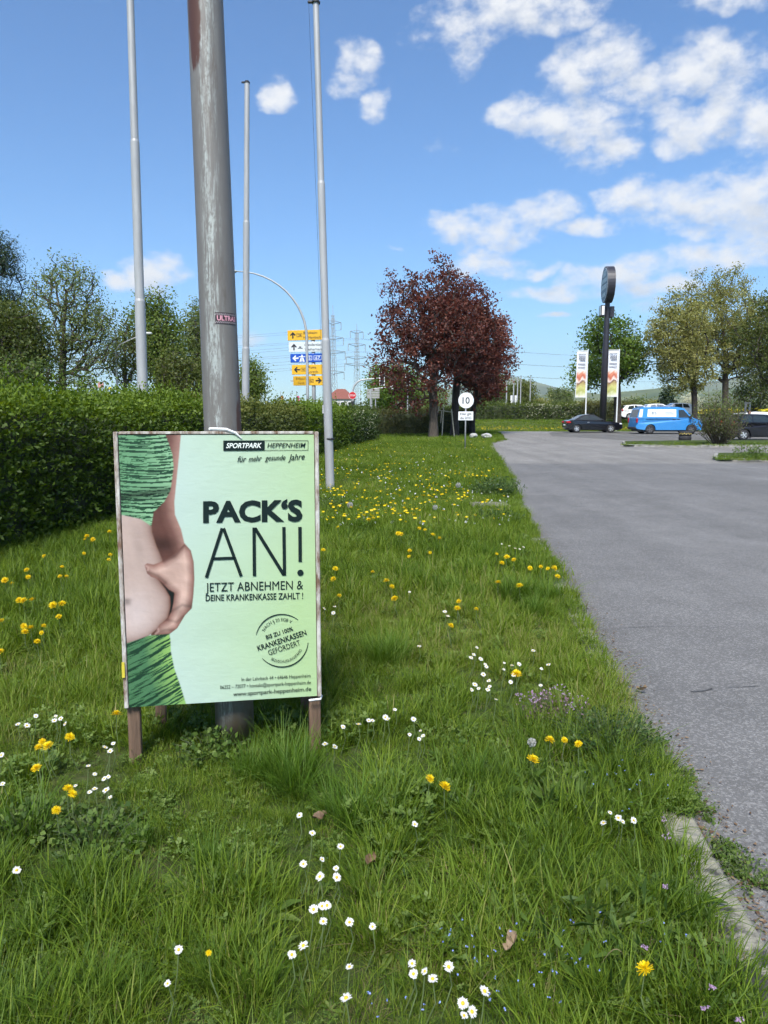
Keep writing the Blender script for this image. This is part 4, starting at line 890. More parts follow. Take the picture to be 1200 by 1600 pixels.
# ------------------------------------------------------------------ direction sign
def arrow(kind, cx, cz, s):
    up = [(-.12,-.5),(.12,-.5),(.12,.12),(.34,-.1),(.5,.05),(0,.55),(-.5,.05),(-.34,-.1),(-.12,.12)]
    rot = {'up': 0, 'left': PI/2, 'right': -PI/2}[kind]; return [(cx + s*(x*math.cos(rot)-z*math.sin(rot)), cz + s*(x*math.sin(rot)+z*math.cos(rot))) for x, z in up], [tuple(range(9))]
def rectline(x0, z0, x1, z1, w):
    o_ = [(x0,z0),(x1,z0),(x1,z1),(x0,z1)]; i_ = [(x0+w,z0+w),(x1-w,z0+w),(x1-w,z1-w),(x0+w,z1-w)]
    return o_+i_, [(k, (k+1) % 4, 4+(k+1) % 4, 4+k) for k in range(4)]
def dir_sign():
    Y = 43.0; k = Y/FE; c = at(500, 602, Y); root = thing('direction_sign', 'stack of yellow, white and blue direction boards beside the arched street lamp', 'road sign', (c.x-.12, Y, 0), math.radians(-14))
    YEL = pm('sign_yellow', (.72,.40,.02), .45, .06, 3); WHT = pm('sign_white', (.62,.66,.68), .45, .05, 3); BLU = pm('sign_blue', (.006,.07,.42), .45, .06, 3); AMB = pm('sign_amber', (.55,.30,.01), .45, .06, 3); INK = pm('sign_black', (.015,.015,.02), .5)
    rows = [(517.5,533,449,YEL,INK,'up',('Bensheim','HP-Hambach'),'3'), (535.5,551,450.5,WHT,INK,'up',('Gunderslache','Weiherhaus'),None), (553.5,567,453,BLU,WHITE,'left',None,None), (570.5,585.5,455,YEL,INK,'left',('Worms','Lorsch'),'460'), (588,602.5,457,YEL,INK,'right',('Erbach','Fürth'),'460')]
    xr = .40; wpx = 58.0
    for (y0, y1, xl, mt, ink, ar, tx, num) in rows:
        z1, z0 = CZ+(HY-y0)*k, CZ+(HY-y1)*k; x0 = xr-(507-xl)*k*1.03; H = z1-z0; zc = (z0+z1)/2
        m = MB(); m.box(((x0+xr)/2, 0, zc), (xr-x0, .05, H), 0, .012); bd = m.build('board', mt, root); y = -.029; items = []
        if ar == 'right': items.append(arrow('right', xr-.35, zc, .36)); tx0 = x0+.18; nx0 = xr-.98
        else: items.append(arrow(ar, x0+.33, zc, .36)); tx0 = x0+.98; nx0 = x0+.56
        if tx:
            for i, t in enumerate(tx):
                v, f = text_fit(t, tx0 + (.12 if ar == 'right' and i else 0), tx0 + len(t)*.105, zc+(.05 if i == 0 else -.21), .15, bold=.008); items.append((v, f))
        if num: items.append(rectline(nx0, zc-.1, nx0+.34, zc+.1, .02)); items.append(text_fit(num, nx0+.06, nx0+.28, zc-.06, .12))
        if ar == 'up' and tx[0][0] == 'G': items += [([(nx0,zc-.09),(nx0+.3,zc-.09),(nx0+.3,zc-.05),(nx0,zc-.05)], [(0,1,2,3)]), ([(nx0+.08,zc-.03),(nx0+.22,zc-.03),(nx0+.22,zc+.03),(nx0+.08,zc+.03)], [(0,1,2,3)])]
        if tx is None:
            a0 = x0+.72; items += [([(a0-.17,zc-.2),(a0-.03,zc-.2),(a0-.01,zc+.04),(a0-.07,zc+.04)], [(0,1,2,3)]), ([(a0+.03,zc-.2),(a0+.17,zc-.2),(a0+.07,zc+.04),(a0+.01,zc+.04)], [(0,1,2,3)]), ([(a0-.2,zc+.06),(a0+.2,zc+.06),(a0+.2,zc+.10),(a0-.2,zc+.10)], [(0,1,2,3)]), ([(a0-.07,zc+.10),(a0+.07,zc+.10),(a0,zc+.23)], [(0,1,2)])]
            items += [rectline(a0+.3, zc-.13, a0+.62, zc+.13, .025), text_fit('5', a0+.41, a0+.52, zc-.08, .16, bold=.01), rectline(a0+.72, zc-.13, a0+1.2, zc+.13, .025), text_fit('67', a0+.82, a0+1.1, zc-.08, .16, bold=.01)]
        for v, f in items: MB().add([(x_, y, z_) for x_, z_ in v], f).build('arrow' if len(v) == 9 else 'lettering', ink, bd)
        if ar == 'right': MB().box(((x0+.0)/1+.55, -.027, zc), (1.1-.02, .004, H-.02)).build('cover_plate', AMB, bd)
    zt = CZ+(HY-519)*k
    for x in (-.30,): MB().tube([(x,.13,-.05),(x,.13,zt)], .11, 12).build('post', GALV, root, True)
    for (y0, y1, *_r) in rows:
        MB().box((-.9,.05,CZ+(HY-(y0+y1)/2)*k),(1.6,.05,.07)).build('bracket', GALV, root)
dir_sign()

# ------------------------------------------------------------------ speed sign
def speed_sign():
    b = gp(727, 701.5, .03); root = thing('speed_sign', 'round white speed sign reading 10 over a small white plate', 'road sign', b, math.radians(6)); k = b.y/F
    z = lambda y: CZ + (HY-y)*k - .03
    MB().tube([(0,.035,-.2),(0,.035,z(616))], .03, 10).build('post', GALV, root, True)
    zc = z(626); R_ = 12.1*k; m = MB(); n = 32
    pr = [(R_*math.cos(2*PI*i/n), R_*math.sin(2*PI*i/n)) for i in range(n)]; V = [(x,0,zc+q) for x, q in pr] + [(x*1.0,-.012,zc+q) for x, q in pr]
    m.add(V, [tuple(range(n)), tuple(range(2*n-1, n-1, -1))] + [(i, (i+1) % n, n+(i+1) % n, n+i) for i in range(n)]); dsk = m.build('sign_disc', WHITE, root)
    v, f = text_fit('10', -.155, .155, zc-.135, .27, bold=.012); MB().add([(x,-.016,q) for x, q in v], f).build('numerals', BLACKP, dsk)
    z0, z1 = z(656.5), z(643); pl = MB().box((0,-.005,(z0+z1)/2),(23.5*k,.012,z1-z0),0,.004).build('plate', WHITE, root)
    m = MB(); zc = (z0+z1)/2
    for t, zz in (('Hier gilt', zc+.035), ('die StVO', zc-.135)):
        v, f = text_fit(t, -.24, .24, zz, .10, bold=.012); MB().add([(x,-.0145,q) for x, q in v], f).build('lettering', BLACKP, pl)
speed_sign()

# tree stake frame leaning by the maroon trunk
p = at(692, 682, 49); rt = thing('tree_stakes', 'pale wooden stake frame leaning beside the leftmost maroon trunk', 'tree stakes', (p.x, 48.5, -.03)); PALE = pm('pale_wood', (.42,.38,.30), .8, .2)
for x0, x1 in ((-.75,-.3),(-.1,.0),(.42,.72)): MB().tube([(x0 if x0 < 0 else x1,0,0),(x1 if x0 < 0 else x0+.1,.1,2.0 if x0 < 0 else 1.8)], .035, 6).build('stake', PALE, rt)
MB().tube([(-.38,.06,1.75),(.62,.06,1.6)], .03, 6).build('rail', PALE, rt); MB().tube([(-.2,.0,0.9),(-.1,.1,1.95)], .03, 6).build('stake', PALE, rt)
for i, (x, y, w, lb) in enumerate([(740,681,.45,'left of two white boulders in the grass by the far end of the kerb'),(760,681,.55,'right of two white boulders in the grass by the far end of the kerb')]):
    p = gp(x, y+2, .04); r = np.random.default_rng(i); bm = bmesh.new(); bmesh.ops.create_icosphere(bm, subdivisions=2, radius=1)
    for v in bm.verts: v.co = Vector((v.co.x*w*.6, v.co.y*.25, v.co.z*.17))*float(1+r.normal(0,.08))
    me = bpy.data.meshes.new('white_boulder'); bm.to_mesh(me); bm.free(); o = link('white_boulder', me, pm('pale_stone'+str(i), (.36,.36,.34), .9, .15, 5, .4), None, (p.x, p.y, .12)); tag(o, lb, 'boulder')
p = gp(765, 791, .05); o = MB().box((0,0,0),(.62,.5,.08),0,.012).build('concrete_slab', pm('slab_concrete', (.20,.18,.15), .95, .3, 7, .5), None, None, (p.x, p.y, .055)); tag(o, 'flat weathered concrete slab sunk in the grass near the kerb', 'slab')
# ------------------------------------------------------------------ beyond the hedge: pylons, wires, house, junction
PYL = pm('pylon_steel', (.30,.33,.35), .6, .1)
def pylon(label, px, ytop, Y, arms, rz):
    X = (px-600)/FX*Y; H = at(600,ytop,Y).z; root = thing('power_pylon', label, 'pylon', (X, Y, 0), rz)
    wb, wt = 3.0, .9; n = 13; m = MB(); z = [H*.97*(1-(1-i/n)**1.15) for i in range(n+1)]; w = [wb+(wt-wb)*(zi/H)**.8 for zi in z]; r = .11
    for sx in (-1,1):
        for sy in (-1,1): m.tube([(sx*w[i]/2, sy*w[i]/2, z[i]) for i in range(n+1)], r, 4)
    for i in range(n):
        for sy in (-1,1):
            m.tube([(-w[i]/2, sy*w[i]/2, z[i]), (w[i+1]/2, sy*w[i+1]/2, z[i+1])], r*.6, 4, False); m.tube([(w[i]/2, sy*w[i]/2, z[i]), (-w[i+1]/2, sy*w[i+1]/2, z[i+1])], r*.6, 4, False)
    m.tube([(0,0,z[-1]),(0,0,H+2.5)], r, 4); m.build('lattice', PYL, root); tips = []
    for (ya, half) in arms:
        za = at(600,ya,Y).z; a = MB()
        for s in (-1,1): a.tube([(0,.4,za-.9),(s*half,0,za)], .13, 4); a.tube([(0,-.4,za+.5),(s*half,0,za)], .10, 4); a.tube([(s*half,0,za),(s*half,0,za-3.0)], .16, 5)
        a.build('crossarm', PYL, root); tips += [Vector((X,Y,0)) + Matrix.Rotation(rz,3,'Z') @ Vector((s*half,0,za-3.0)) for s in (-1,1)]
    return tips
t1 = pylon('nearer lattice power pylon, half hidden by the flagpole right of the signs', 521.5, 487, 300, [(503,3.6),(527,4.6),(549,5.4),(581,4.8)], .5)
t2 = pylon('farther lattice power pylon, standing free left of the maroon trees', 558, 515, 330, [(518,3.2),(538,4.2),(558,5.2),(569,6.0)], .5)
WIRE = pm('wire', (.10,.12,.15), .5)
def wire(a, b, sag, label, grp):
    P = [a.lerp(b, k/14) - Vector((0,0,sag*4*(k/14)*(1-k/14))) for k in range(15)]; o = MB().tube(P, .034, 4, False).build('power_line', WIRE); tag(o, label, 'power line', grp)
for p in t1[:6]: wire(p, p + Vector((-260,-50,2)), 8, 'thin power line running left from the nearer pylon', 'power lines left of the nearer pylon')
for p in t2[:6]: wire(p, p + Vector((330,60,0)), 7, 'thin power line running right behind the maroon trees', 'power lines right of the farther pylon')
for p in t2[:6]: wire(p, p + Vector((-290,-40,3)), 8, 'thin power line running left from the farther pylon', 'power lines left of the farther pylon')

BRICKR = pm('red_roof', (.20,.07,.05), .85, .2, 8, .4, stretch=(1,1,3)); RENDER = pm('pale_render', (.52,.50,.47), .85, .1); SLATE = pm('slate_roof', (.12,.14,.15), .7, .15)
def house():
    Y = 150.0; k = Y/FE; x0, x1 = (507-600)*k, (556-600)*k; root = thing('house', 'pale house with red hipped roof beyond the junction, behind the flagpole', 'house', ((x0+x1)/2, Y, 0)); w = x1-x0; zE = CZ+(HY-624)*k; zR = CZ+(HY-608)*k; d = 8
    MB().box((0,0,zE/2),(w-.6,d-.6,zE)).build('wall', RENDER, root)
    m = MB(); h = [(-w/2,-d/2,zE),(w/2,-d/2,zE),(w/2,d/2,zE),(-w/2,d/2,zE),(-w*.1,0,zR),(w*.16,0,zR)]; m.add(h, [(0,1,5,4),(2,3,4,5),(3,0,4),(3,2,1,0)]); m.build('roof', BRICKR, root); MB().add([h[1], h[2], h[5]], [(0,1,2)]).build('roof_hip', SLATE, root)
    for i in range(4):
        x = -w/2+1+i*(w-2)/3; f = MB().box((x,-d/2+.26,zE-1.1),(.9,.12,1.2)).build('window', WHITE, root); MB().box((x,-d/2+.185,zE-1.1),(.7,.04,1.0)).build('pane', GLASS, f)
house()
Y = 95.0; k = Y/FE; rt = thing('low_building', 'low white flat-roofed building behind the hedge left of the maroon trees', 'building', ((628-600)*k, Y, 0)); w = 30*k; zt = CZ+(HY-633)*k
MB().box((0,0,zt/2-.1),(w,5,zt-.2)).build('wall', pm('corrugated_grey', (.40,.41,.42), .7, .1, 3, stretch=(8,1,.2)), rt); MB().box((-.6,-.2,zt),(w+1.6,5.6,.22)).build('roof', WHITE, rt)
for i in range(3): MB().box((-w*.32+i*w*.3,-2.53,zt*.55),(.8,.06,1.2)).build('window', GLASS, rt)

TL = pm('signal_black', (.015,.017,.016), .6)
def signal_head(root, x, z, s=1.0):
    m = MB().box((x,0,z),(.42*s,.2,1.05*s),0,.03).build('signal_border', WHITE, root); b = MB().box((x,-.115,z),(.30*s,.04,.86*s),0,.02).build('signal_face', TL, m)
    for i in range(3): MB().lathe([(0,.02),(.09*s,.02),(.09*s,0)], 12).build('lens', DARKP, b).matrix_local = Matrix.Translation((x,-.14,z+(i-1)*.27*s)) @ Matrix.Rotation(PI/2,4,'X')
def traffic_light(label, px, Y, ytop, arm=None, s=1.0):
    k = Y/FE; root = thing('traffic_light', label, 'traffic light', ((px-600)*k, Y, 0)); z = CZ+(HY-ytop)*k
    if arm is None: MB().tube([(0,.1,0),(0,.1,z+.3)], [.07,.06], 8).build('post', GALV, root); signal_head(root, 0, z-.4, s)
    else:
        L_ = (arm-px)*k; P = [(0,.1,0),(0,.1,z*.72)] + [(L_*.42*(1-math.cos(q)),.1,z*.72+z*.25*math.sin(q)) for q in np.linspace(.2,PI/2,6)] + [(L_,.1,z*1.0)]
        MB().tube(P, [.10]*2+[.08]*6+[.05], 8).build('arched_post', GALV, root); signal_head(root, L_, z-.1, s)
traffic_light('traffic light hanging on a long arched arm above the junction', 551, 72, 591, 597, 1.25)
traffic_light('traffic light on a plain white post just left of the maroon trees', 637, 72, 588, None, 1.1)
k = 74/FE; rt = thing('traffic_light', 'lower signal arm with a white end plate left of the maroon trees', 'traffic light', ((579-600)*k, 74, 0)); z = CZ+(HY-606)*k
MB().tube([(0,0,0),(0,0,z-.15),(.5,0,z-.1),((612-579)*k,0,z+.1)], [.09,.08,.06,.05], 8).build('arm_post', GALV, rt); MB().box(((613-579)*k,0,z+.1),(.16,.2,.6),0,.02).build('end_plate', WHITE, rt)
# stop sign back with red-white disc
Y = 66; k = Y/FE; rt = thing('no_entry_sign', 'red round sign with a white band standing above the flowering hedge', 'road sign', ((550.5-600)*k, Y, 0)); zc = CZ+(HY-618)*k; R_ = .34; n = 24
MB().tube([(0,.05,0),(0,.05,zc)], .035, 8).build('post', GALV, rt)
def disc(root, name, zc, r, y, mat, x=0):
    pr = [(x+r*math.cos(2*PI*i/24), r*math.sin(2*PI*i/24)) for i in range(24)]; V = [(a,y+.012,zc+q) for a, q in pr] + [(a,y,zc+q) for a, q in pr]
    return MB().add(V, [tuple(range(24)), tuple(range(47,23,-1))] + [(i,(i+1) % 24,24+(i+1) % 24,24+i) for i in range(24)]).build(name, mat, root)
d0 = disc(rt, 'sign_disc', zc, R_, 0, WHITE); disc(d0, 'red_field', zc, R_*.92, -.008, pm('sign_red', (.50,.02,.03), .5)); v, f = text_fit('STOP', -R_*.72, R_*.72, zc-.075, .15, bold=.012); MB().add([(a,-.014,q) for a, q in v], f).build('lettering', WHITE, d0)
MB().box((.0,.02,zc-.75),(.28,.12,.5),0,.02).build('signal_box', TL, rt)
Y = 78; k = Y/FE; rt = thing('sign_gantry', 'grey direction board seen dull above the hedge below the traffic light', 'road sign', ((583-600)*k, Y, 0)); zt = CZ+(HY-608)*k; zb = CZ+(HY-623)*k; w = 20*k
GREY = pm('sign_back_grey', (.30,.30,.28), .7, .1)
for i in range(4): MB().box((0,0,zb+(i+.5)*(zt-zb)/4),(w,.06,(zt-zb)/4-.04),0,.01).build('board', GREY, rt)
for x in (-.15,.25): MB().tube([(x,.1,0),(x,.1,zb+.2)], .06, 8).build('post', GALV, rt)
for x, w_, nm, lb, c in ((438,4,'orange_flag','orange flag beyond the hedge left of the arched lamp foot',(.6,.22,.06)),(463,4,'pink_flag','pink banner beyond the hedge under the direction signs',(.55,.06,.16))):
    Y = 130; k = Y/FE; rt = thing(nm, lb, 'flag', ((x-600)*k, Y, 0)); z0, z1 = CZ+(HY-630)*k, CZ+(HY-619)*k; MB().tube([(0,0,0),(0,0,z1+.8)], .05, 6).build('pole', GALV, rt); MB().box((w_*k/2+.05,0,(z0+z1)/2),(w_*k,.03,z1-z0)).build('cloth', pm(nm, c, .7), rt)
Y = 60; k = Y/FE; rt = thing('roadside_sign', 'small pink and yellow sign showing above the left hedge', 'sign', ((157-600)*k, Y, 0)); MB().tube([(0,.05,0),(0,.05,CZ+(HY-598)*k)], .04, 6).build('post', GALV, rt); MB().box((0,0,CZ+(HY-602)*k),(9*k,.05,9*k),0,.02).build('panel', pm('pink_panel', (.5,.25,.22), .6), rt); MB().box((14*k,0,CZ+(HY-607)*k),(5*k,.05,4*k),0,.02).build('yellow_panel', pm('yellow_panel', (.7,.6,.05), .6), rt)

# far flagpoles and junction beyond the maroon trees
for i, (px, yt, Y) in enumerate([(792,594,88),(803,592,92),(809,590,92),(814,588,96),(829,588,104)]):
    k = Y/FE; rt = thing('distant_pole', ['leftmost','second from the left','third from the left','fourth from the left','rightmost'][i] + ' of the thin grey poles beyond the far hedge', 'pole', ((px-600)*k, Y, .5), 0, 'thin poles beyond the far hedge'); H = CZ+(HY-yt)*k-.5
    MB().tube([(0,0,0),(0,0,H)], [.09,.06], 8).build('shaft', GALV, rt); MB().lathe([(0,.05),(.08,.03),(.08,0)], 8, (0,0,H)).build('cap', DARKP, rt)
for px, Y, lb in ((800,93,'left of two white notice boards beyond the far hedge'),(806.5,94,'right of two white notice boards beyond the far hedge')):
    k = Y/FE; rt = thing('notice_board', lb, 'sign', ((px-600)*k, Y, .5)); MB().tube([(0,.06,0),(0,.06,CZ+(HY-618)*k-.5)], .05, 6).build('post', GALV, rt); MB().box((0,0,CZ+(HY-624)*k-.5),(3.4*k,.06,12*k),0,.02).build('panel', WHITE, rt)

# ------------------------------------------------------------------ restaurant mast and banner flags
def round_sign():
    Y = 61.5; k = Y/FE; b = Vector(((942-600)/FX*Y, Y, float(gz(19,Y))-.05)); root = thing('sign_mast', 'tall dark mast carrying a round black sign, behind the black coupe', 'sign mast', b, 0)
    z = lambda y: at(950,y,Y).z - b.z; NAVY = pm('dark_sign_paint', (.028,.027,.036), .45, .2, 4); dx = at(950.5,445,Y).x - b.x
    MB().tube([(0,0,-.2),(dx*.5,0,z(545)),(dx,0,z(470)),(dx*1.06,0,z(455))], [.30,.25,.19,.19], 20).build('mast', NAVY, root, True)
    c = Vector((dx, 0, z(445))); R_ = 27.0*k; th = .62; ax = Vector((-.985,.10,0)).normalized(); sd = Vector((ax.y,-ax.x,0)); n = 36
    def ring(r, off): return [c + ax*off + sd*(r*math.cos(2*PI*i/n)) + Vector((0,0,r*math.sin(2*PI*i/n))) for i in range(n)]
    m = MB(); m.add(ring(R_,-th/2)+ring(R_,th/2), [tuple(range(n-1,-1,-1)), tuple(range(n,2*n))] + [(i,(i+1) % n,n+(i+1) % n,n+i) for i in range(n)]); dr = m.build('drum', NAVY, root)
    m = MB(); A, B = ring(R_*1.005, th/2-.05), ring(R_*.90, th/2+.012); m.add(A+B, [(i,(i+1) % n,n+(i+1) % n,n+i) for i in range(n)]); m.build('rim', WHITE, dr)
    FACE = pm('sign_face_slate', (.09,.13,.17), .4, .15); m = MB(); m.add(ring(R_*.90, th/2+.010), [tuple(range(n))]); m.build('face', FACE, dr)
    LG = pm('sign_lettering', (.50,.58,.62), .5, .1); m = MB()
    P = lambda u, w: c + ax*(th/2+.022) + sd*(-u) + Vector((0,0,w))
    def bar(u0, u1, w0, w1): m.add([P(u0,w0),P(u1,w0),P(u1,w1),P(u0,w1)], [(0,1,2,3)])
    for w0, hw, h in ((.62,.62,.5),(.16,1.05,.34),(-.36,1.05,.36),(-.95,.6,.3)):
        nb = 7; step = 2*hw/nb
        for i in range(nb): bar(-hw+i*step, -hw+(i+.8)*step, w0, w0+h)
    m.build('lettering', LG, dr)
    # small boxes either side below
    p = Vector((dx*.95,0,z(487))); an = math.atan2(ax.y, ax.x)
    b0 = MB().box(p+Vector((-.52,-.35,0)), (.34,.85,.85), an, .02).build('side_box', NAVY, root); q = p+Vector((-.52,-.35,0))
    MB().box(q - sd*.44, (.20,.03,.7), an).build('lit_end', WHITE, b0); MB().box(q + ax*.18, (.02,.75,.7), an).build('panel_face', LG, b0)
    MB().box(p+Vector((.42,.3,.0)), (.34,.85,.85), an, .02).build('side_box', NAVY, root)
round_sign()
def banner(label, px, yt, yb, w, ybase, Y):
    k = Y/FE; b = Vector(((px-600)*k, Y, float(gz((px-600)*k,Y))-.03)); root = thing('banner_flag', label, 'flag', b, 0, 'white food banners by the sign mast'); z = lambda y: at(px,y,Y).z-b.z
    MB().tube([(0,0,-.1),(0,0,z(yt)+.15)], [.06,.045], 8).build('pole', WHITE, root); MB().tube([(0,0,z(yt)+.05),(-w*k,0,z(yt)+.05)], .03, 6).build('crossbar', WHITE, root)
    nx, ny = 30, 110; U, W_ = np.meshgrid(np.linspace(0, 1, nx), np.linspace(0, 1, ny)); u, w_ = U.ravel(), W_.ravel()     # w_=0 top
    V = np.c_[-.05-u*(w*k-.05), .05*np.sin(u*5+w_*3)*w_, z(yt)-(z(yt)-z(yb))*w_]
    col = np.tile(s2l((214,220,228)), (len(u),1)); rr = fbm2(u*9, w_*26, 4, 4, 1.2)
    keys = [(0,(218,222,230)),(.42,(220,222,226)),(.47,(224,196,180)),(.52,(206,132,104)),(.58,(186,98,76)),(.62,(214,176,160)),(.66,(228,214,206)),(.69,(120,84,70)),(.72,(170,150,100)),(.80,(196,194,124)),(.88,(168,172,98)),(.95,(206,206,168)),(1,(222,224,220))]
    q = np.clip(w_ + np.where(w_ > .42, .035*rr + .03*fbm2(u*4, w_*6, 9, 2, 1.0), 0), 0, 1); col = np.stack([np.interp(q, [k_[0] for k_ in keys], s2l(np.array([k_[1] for k_ in keys]))[:, c_]) for c_ in range(3)], 1); edge = np.abs(u-.5) > .44; col[edge & (w_ > .42)] = s2l((218,222,228)); col *= (1+.08*fbm2(u*14, w_*40, 3, 2, 1.0)*(w_ > .45))[:, None]
    me = npmesh('cloth', V, (lambda a: np.c_[a, a+1, a+nx+1, a+nx])((np.arange((nx-1)*(ny-1))//(nx-1))*nx + np.arange((nx-1)*(ny-1)) % (nx-1)), True); setcol(me, col); cl = link('cloth', me, vcolmat('banner_cloth', .7), root)
    H = z(yt)-z(yb); x1 = -.10; x0 = -w*k+.08; BP = pm('banner_print', (.20,.21,.25), .7)
    for t, wz, cap, bo in (('BEEF',.20,.30,.03),('ME UP',.29,.15,.01),('EVERY DAY',.36,.12,.0),('NEW HERE',.07,.09,.0)):
        m = MB()
        if t not in ('BEEF',):       # small lines are unreadable: plain strokes
            n = 6; 
            for i in range(n): xa = x0+(x1-x0)*(.08+.84*i/n); m.add([(xa,-.06,z(yt)-H*wz),(xa+(x1-x0)*.11,-.06,z(yt)-H*wz),(xa+(x1-x0)*.11,-.06,z(yt)-H*wz+cap*.7),(xa,-.06,z(yt)-H*wz+cap*.7)], [(0,1,2,3)])
        else:
            v, f = text_fit(t, 0, 1, 0, cap*1.25, bold=bo); m.add([(x1-.1-(x1-x0-.2)*a,-.06,z(yt)-H*wz+q) for a, q in v], [tuple(reversed(g)) for g in f])     # seen from the back
        m.build('lettering', BP, cl)
banner('left white food banner on a pole, left of the dark sign mast', 917, 549, 621, 17, 655, 63.0)
banner('right white food banner on a pole, right of the dark sign mast', 966, 548, 620, 17.5, 660, 62.6)

# ------------------------------------------------------------------ vehicles
def arcpts(cx, cz, r, a0, a1, n=9): return [(cx+r*math.cos(math.radians(a0+(a1-a0)*i/n)), cz+r*math.sin(math.radians(a0+(a1-a0)*i/n))) for i in range(n+1)]
def wheel(root, x, y, r, side, rim=CHROME, spokes=5, w=.21):
    T = MB(); prof = [(r*.62,-w/2),(r*.93,-w/2),(r,-w*.32),(r,w*.32),(r*.93,w/2),(r*.62,w/2)]; n = 24
    def put(m, prof): m.add([(x+q*math.cos(2*PI*k/n), y+o_, r+q*math.sin(2*PI*k/n)) for q, o_ in prof for k in range(n)], [(i*n+k, i*n+(k+1) % n, (i+1)*n+(k+1) % n, (i+1)*n+k) for i in range(len(prof)-1) for k in range(n)])
    put(T, prof); wt = T.build('wheel', RUBBER, root, True)
    B = MB(); o_ = side*w*.30; put(B, [(r*.64,o_),(0.001,o_)]); B.build('rim_back', DARKP, wt)
    m = MB(); put(m, [(r*.64,side*w*.36),(r*.56,side*w*.44),(r*.53,side*w*.36)]); yy = y+side*w*.42
    for s in range(spokes):
        a = 2*PI*s/spokes+.3; ca, sa = math.cos(a), math.sin(a); q = [(-.10*r,.05*r),(.10*r,.05*r),(.13*r,.58*r),(-.13*r,.58*r)]; m.add([(x+u*ca-v*sa, yy, r+u*sa+v*ca) for u, v in q], [(0,1,2,3)])
    put(m, [(.14*r,side*w*.45),(.001,side*w*.46)]); m.build('rim', rim, wt)
def carpaint(name, c, rough=.25, var=.04, coat=1.0):
    m = pm(name, c, rough, var, 2); b = m.node_tree.nodes['Principled BSDF']; b.inputs['Coat Weight'].default_value = coat; b.inputs['Coat Roughness'].default_value = .06; return m
def vehicle(name, label, cat, loc, rz, W, body, house_, belt, roofw, wheels, wr, paint, windows, extras=None, rim=CHROME, group=None, trim=None):
    """body, house_: side outlines (x, z); windows: side panes; the greenhouse leans in above the belt"""
    root = thing(name, label, cat, loc, rz, group); hw = W/2
    full = []
    cxs = [p[0] for p in body]; mx_ = (min(cxs)+max(cxs))/2; zm = .62
    def halfw(z, zt): return hw*.965 - (hw*.965-roofw/2)*max(0, (z-belt)/(zt-belt))
    m = MB(); n = len(body); lay = [(-hw,.975),(-hw+.035,.995),(-hw+.11,1.0),(hw-.11,1.0),(hw-.035,.995),(hw,.975)]
    V = []
    for y, s in lay: V += [(mx_+(x-mx_)*s, y*(1-.03*abs(x-mx_)/(max(cxs)-mx_)*0) * (1-.10*max(0,(abs(x-mx_)/(max(cxs)-mx_)-.75))/.25), zm+(z-zm)*(s if z > .3 else 1)) for x, z in body]
    f = [tuple(range(n-1,-1,-1)), tuple(5*n+i for i in range(n))] + [(l*n+i, l*n+(i+1) % n, (l+1)*n+(i+1) % n, (l+1)*n+i) for l in range(5) for i in range(n)]
    m.add(V, f); bd = m.build('body', paint, root)
    zt = max(z for x, z in house_); n = len(house_); V = [(x,-halfw(z,zt),z) for x, z in house_] + [(x,-halfw(z,zt)+.06,z+.0) for x, z in house_] + [(x,halfw(z,zt)-.06,z) for x, z in house_] + [(x,halfw(z,zt),z) for x, z in house_]
    V = [(x, y, z + (.012 if 0 < (i//n) < 3 and z > zt-.1 else 0)) for i, (x, y, z) in enumerate(V)]
    f = [tuple(range(n-1,-1,-1)), tuple(3*n+i for i in range(n))] + [(l*n+i, l*n+(i+1) % n, (l+1)*n+(i+1) % n, (l+1)*n+i) for l in range(3) for i in range(n)]
    rf = MB().add(V, f).build('roof', paint, root)
    for s in (-1,1):
        for wn in windows:
            pts = [(x, s*(halfw(z,zt)+.006), z) for x, z in wn]; MB().poly(pts if s > 0 else pts[::-1]).build('window', GLASS, root)
    # windscreen and rear pane on the sloping edges
    for (a, b_) in (house_[0:2], house_[-2:]):
        d = Vector((b_[0]-a[0], 0, b_[1]-a[1])); nn = Vector((-d.z,0,d.x)).normalized(); nn = nn if nn.z > 0 else -nn; P = []
        for t, q in ((.10,1),(.10,-1),(.9,-1),(.9,1)):
            x, z = a[0]+d.x*t, a[1]+d.z*t; P.append((x+nn.x*.008, q*(halfw(z,zt)-.10), z+nn.z*.008))
        MB().poly(P).build('windscreen', GLASS, root)
    x0, x1 = min(cxs), max(cxs)
    MB().box((mx_,0,.34),(x1-x0-.5,W-.26,.30)).build('underbody', DARKP, root)
    for x in wheels:
        for s in (-1,1): wheel(root, x, s*(hw-.12), wr, s, rim)
    if extras: extras(root, hw)
    return root
def body_outline(L_, front, wheels, wr, sill, rear):
    """upper line rear->front given by `rear`+`front`, then the sill with wheel arches back"""
    pts = list(rear) + list(front); ar = wr+.05
    for x in sorted(wheels, reverse=True): pts += [(x+ar*1.02, sill)] + arcpts(x, wr, ar, 8, 172) + [(x-ar*1.02, sill)]
    return pts
RED = pm('tail_light', (.40,.012,.015), .25, .1); CLEAR = pm('head_light', (.62,.66,.70), .15, .1)
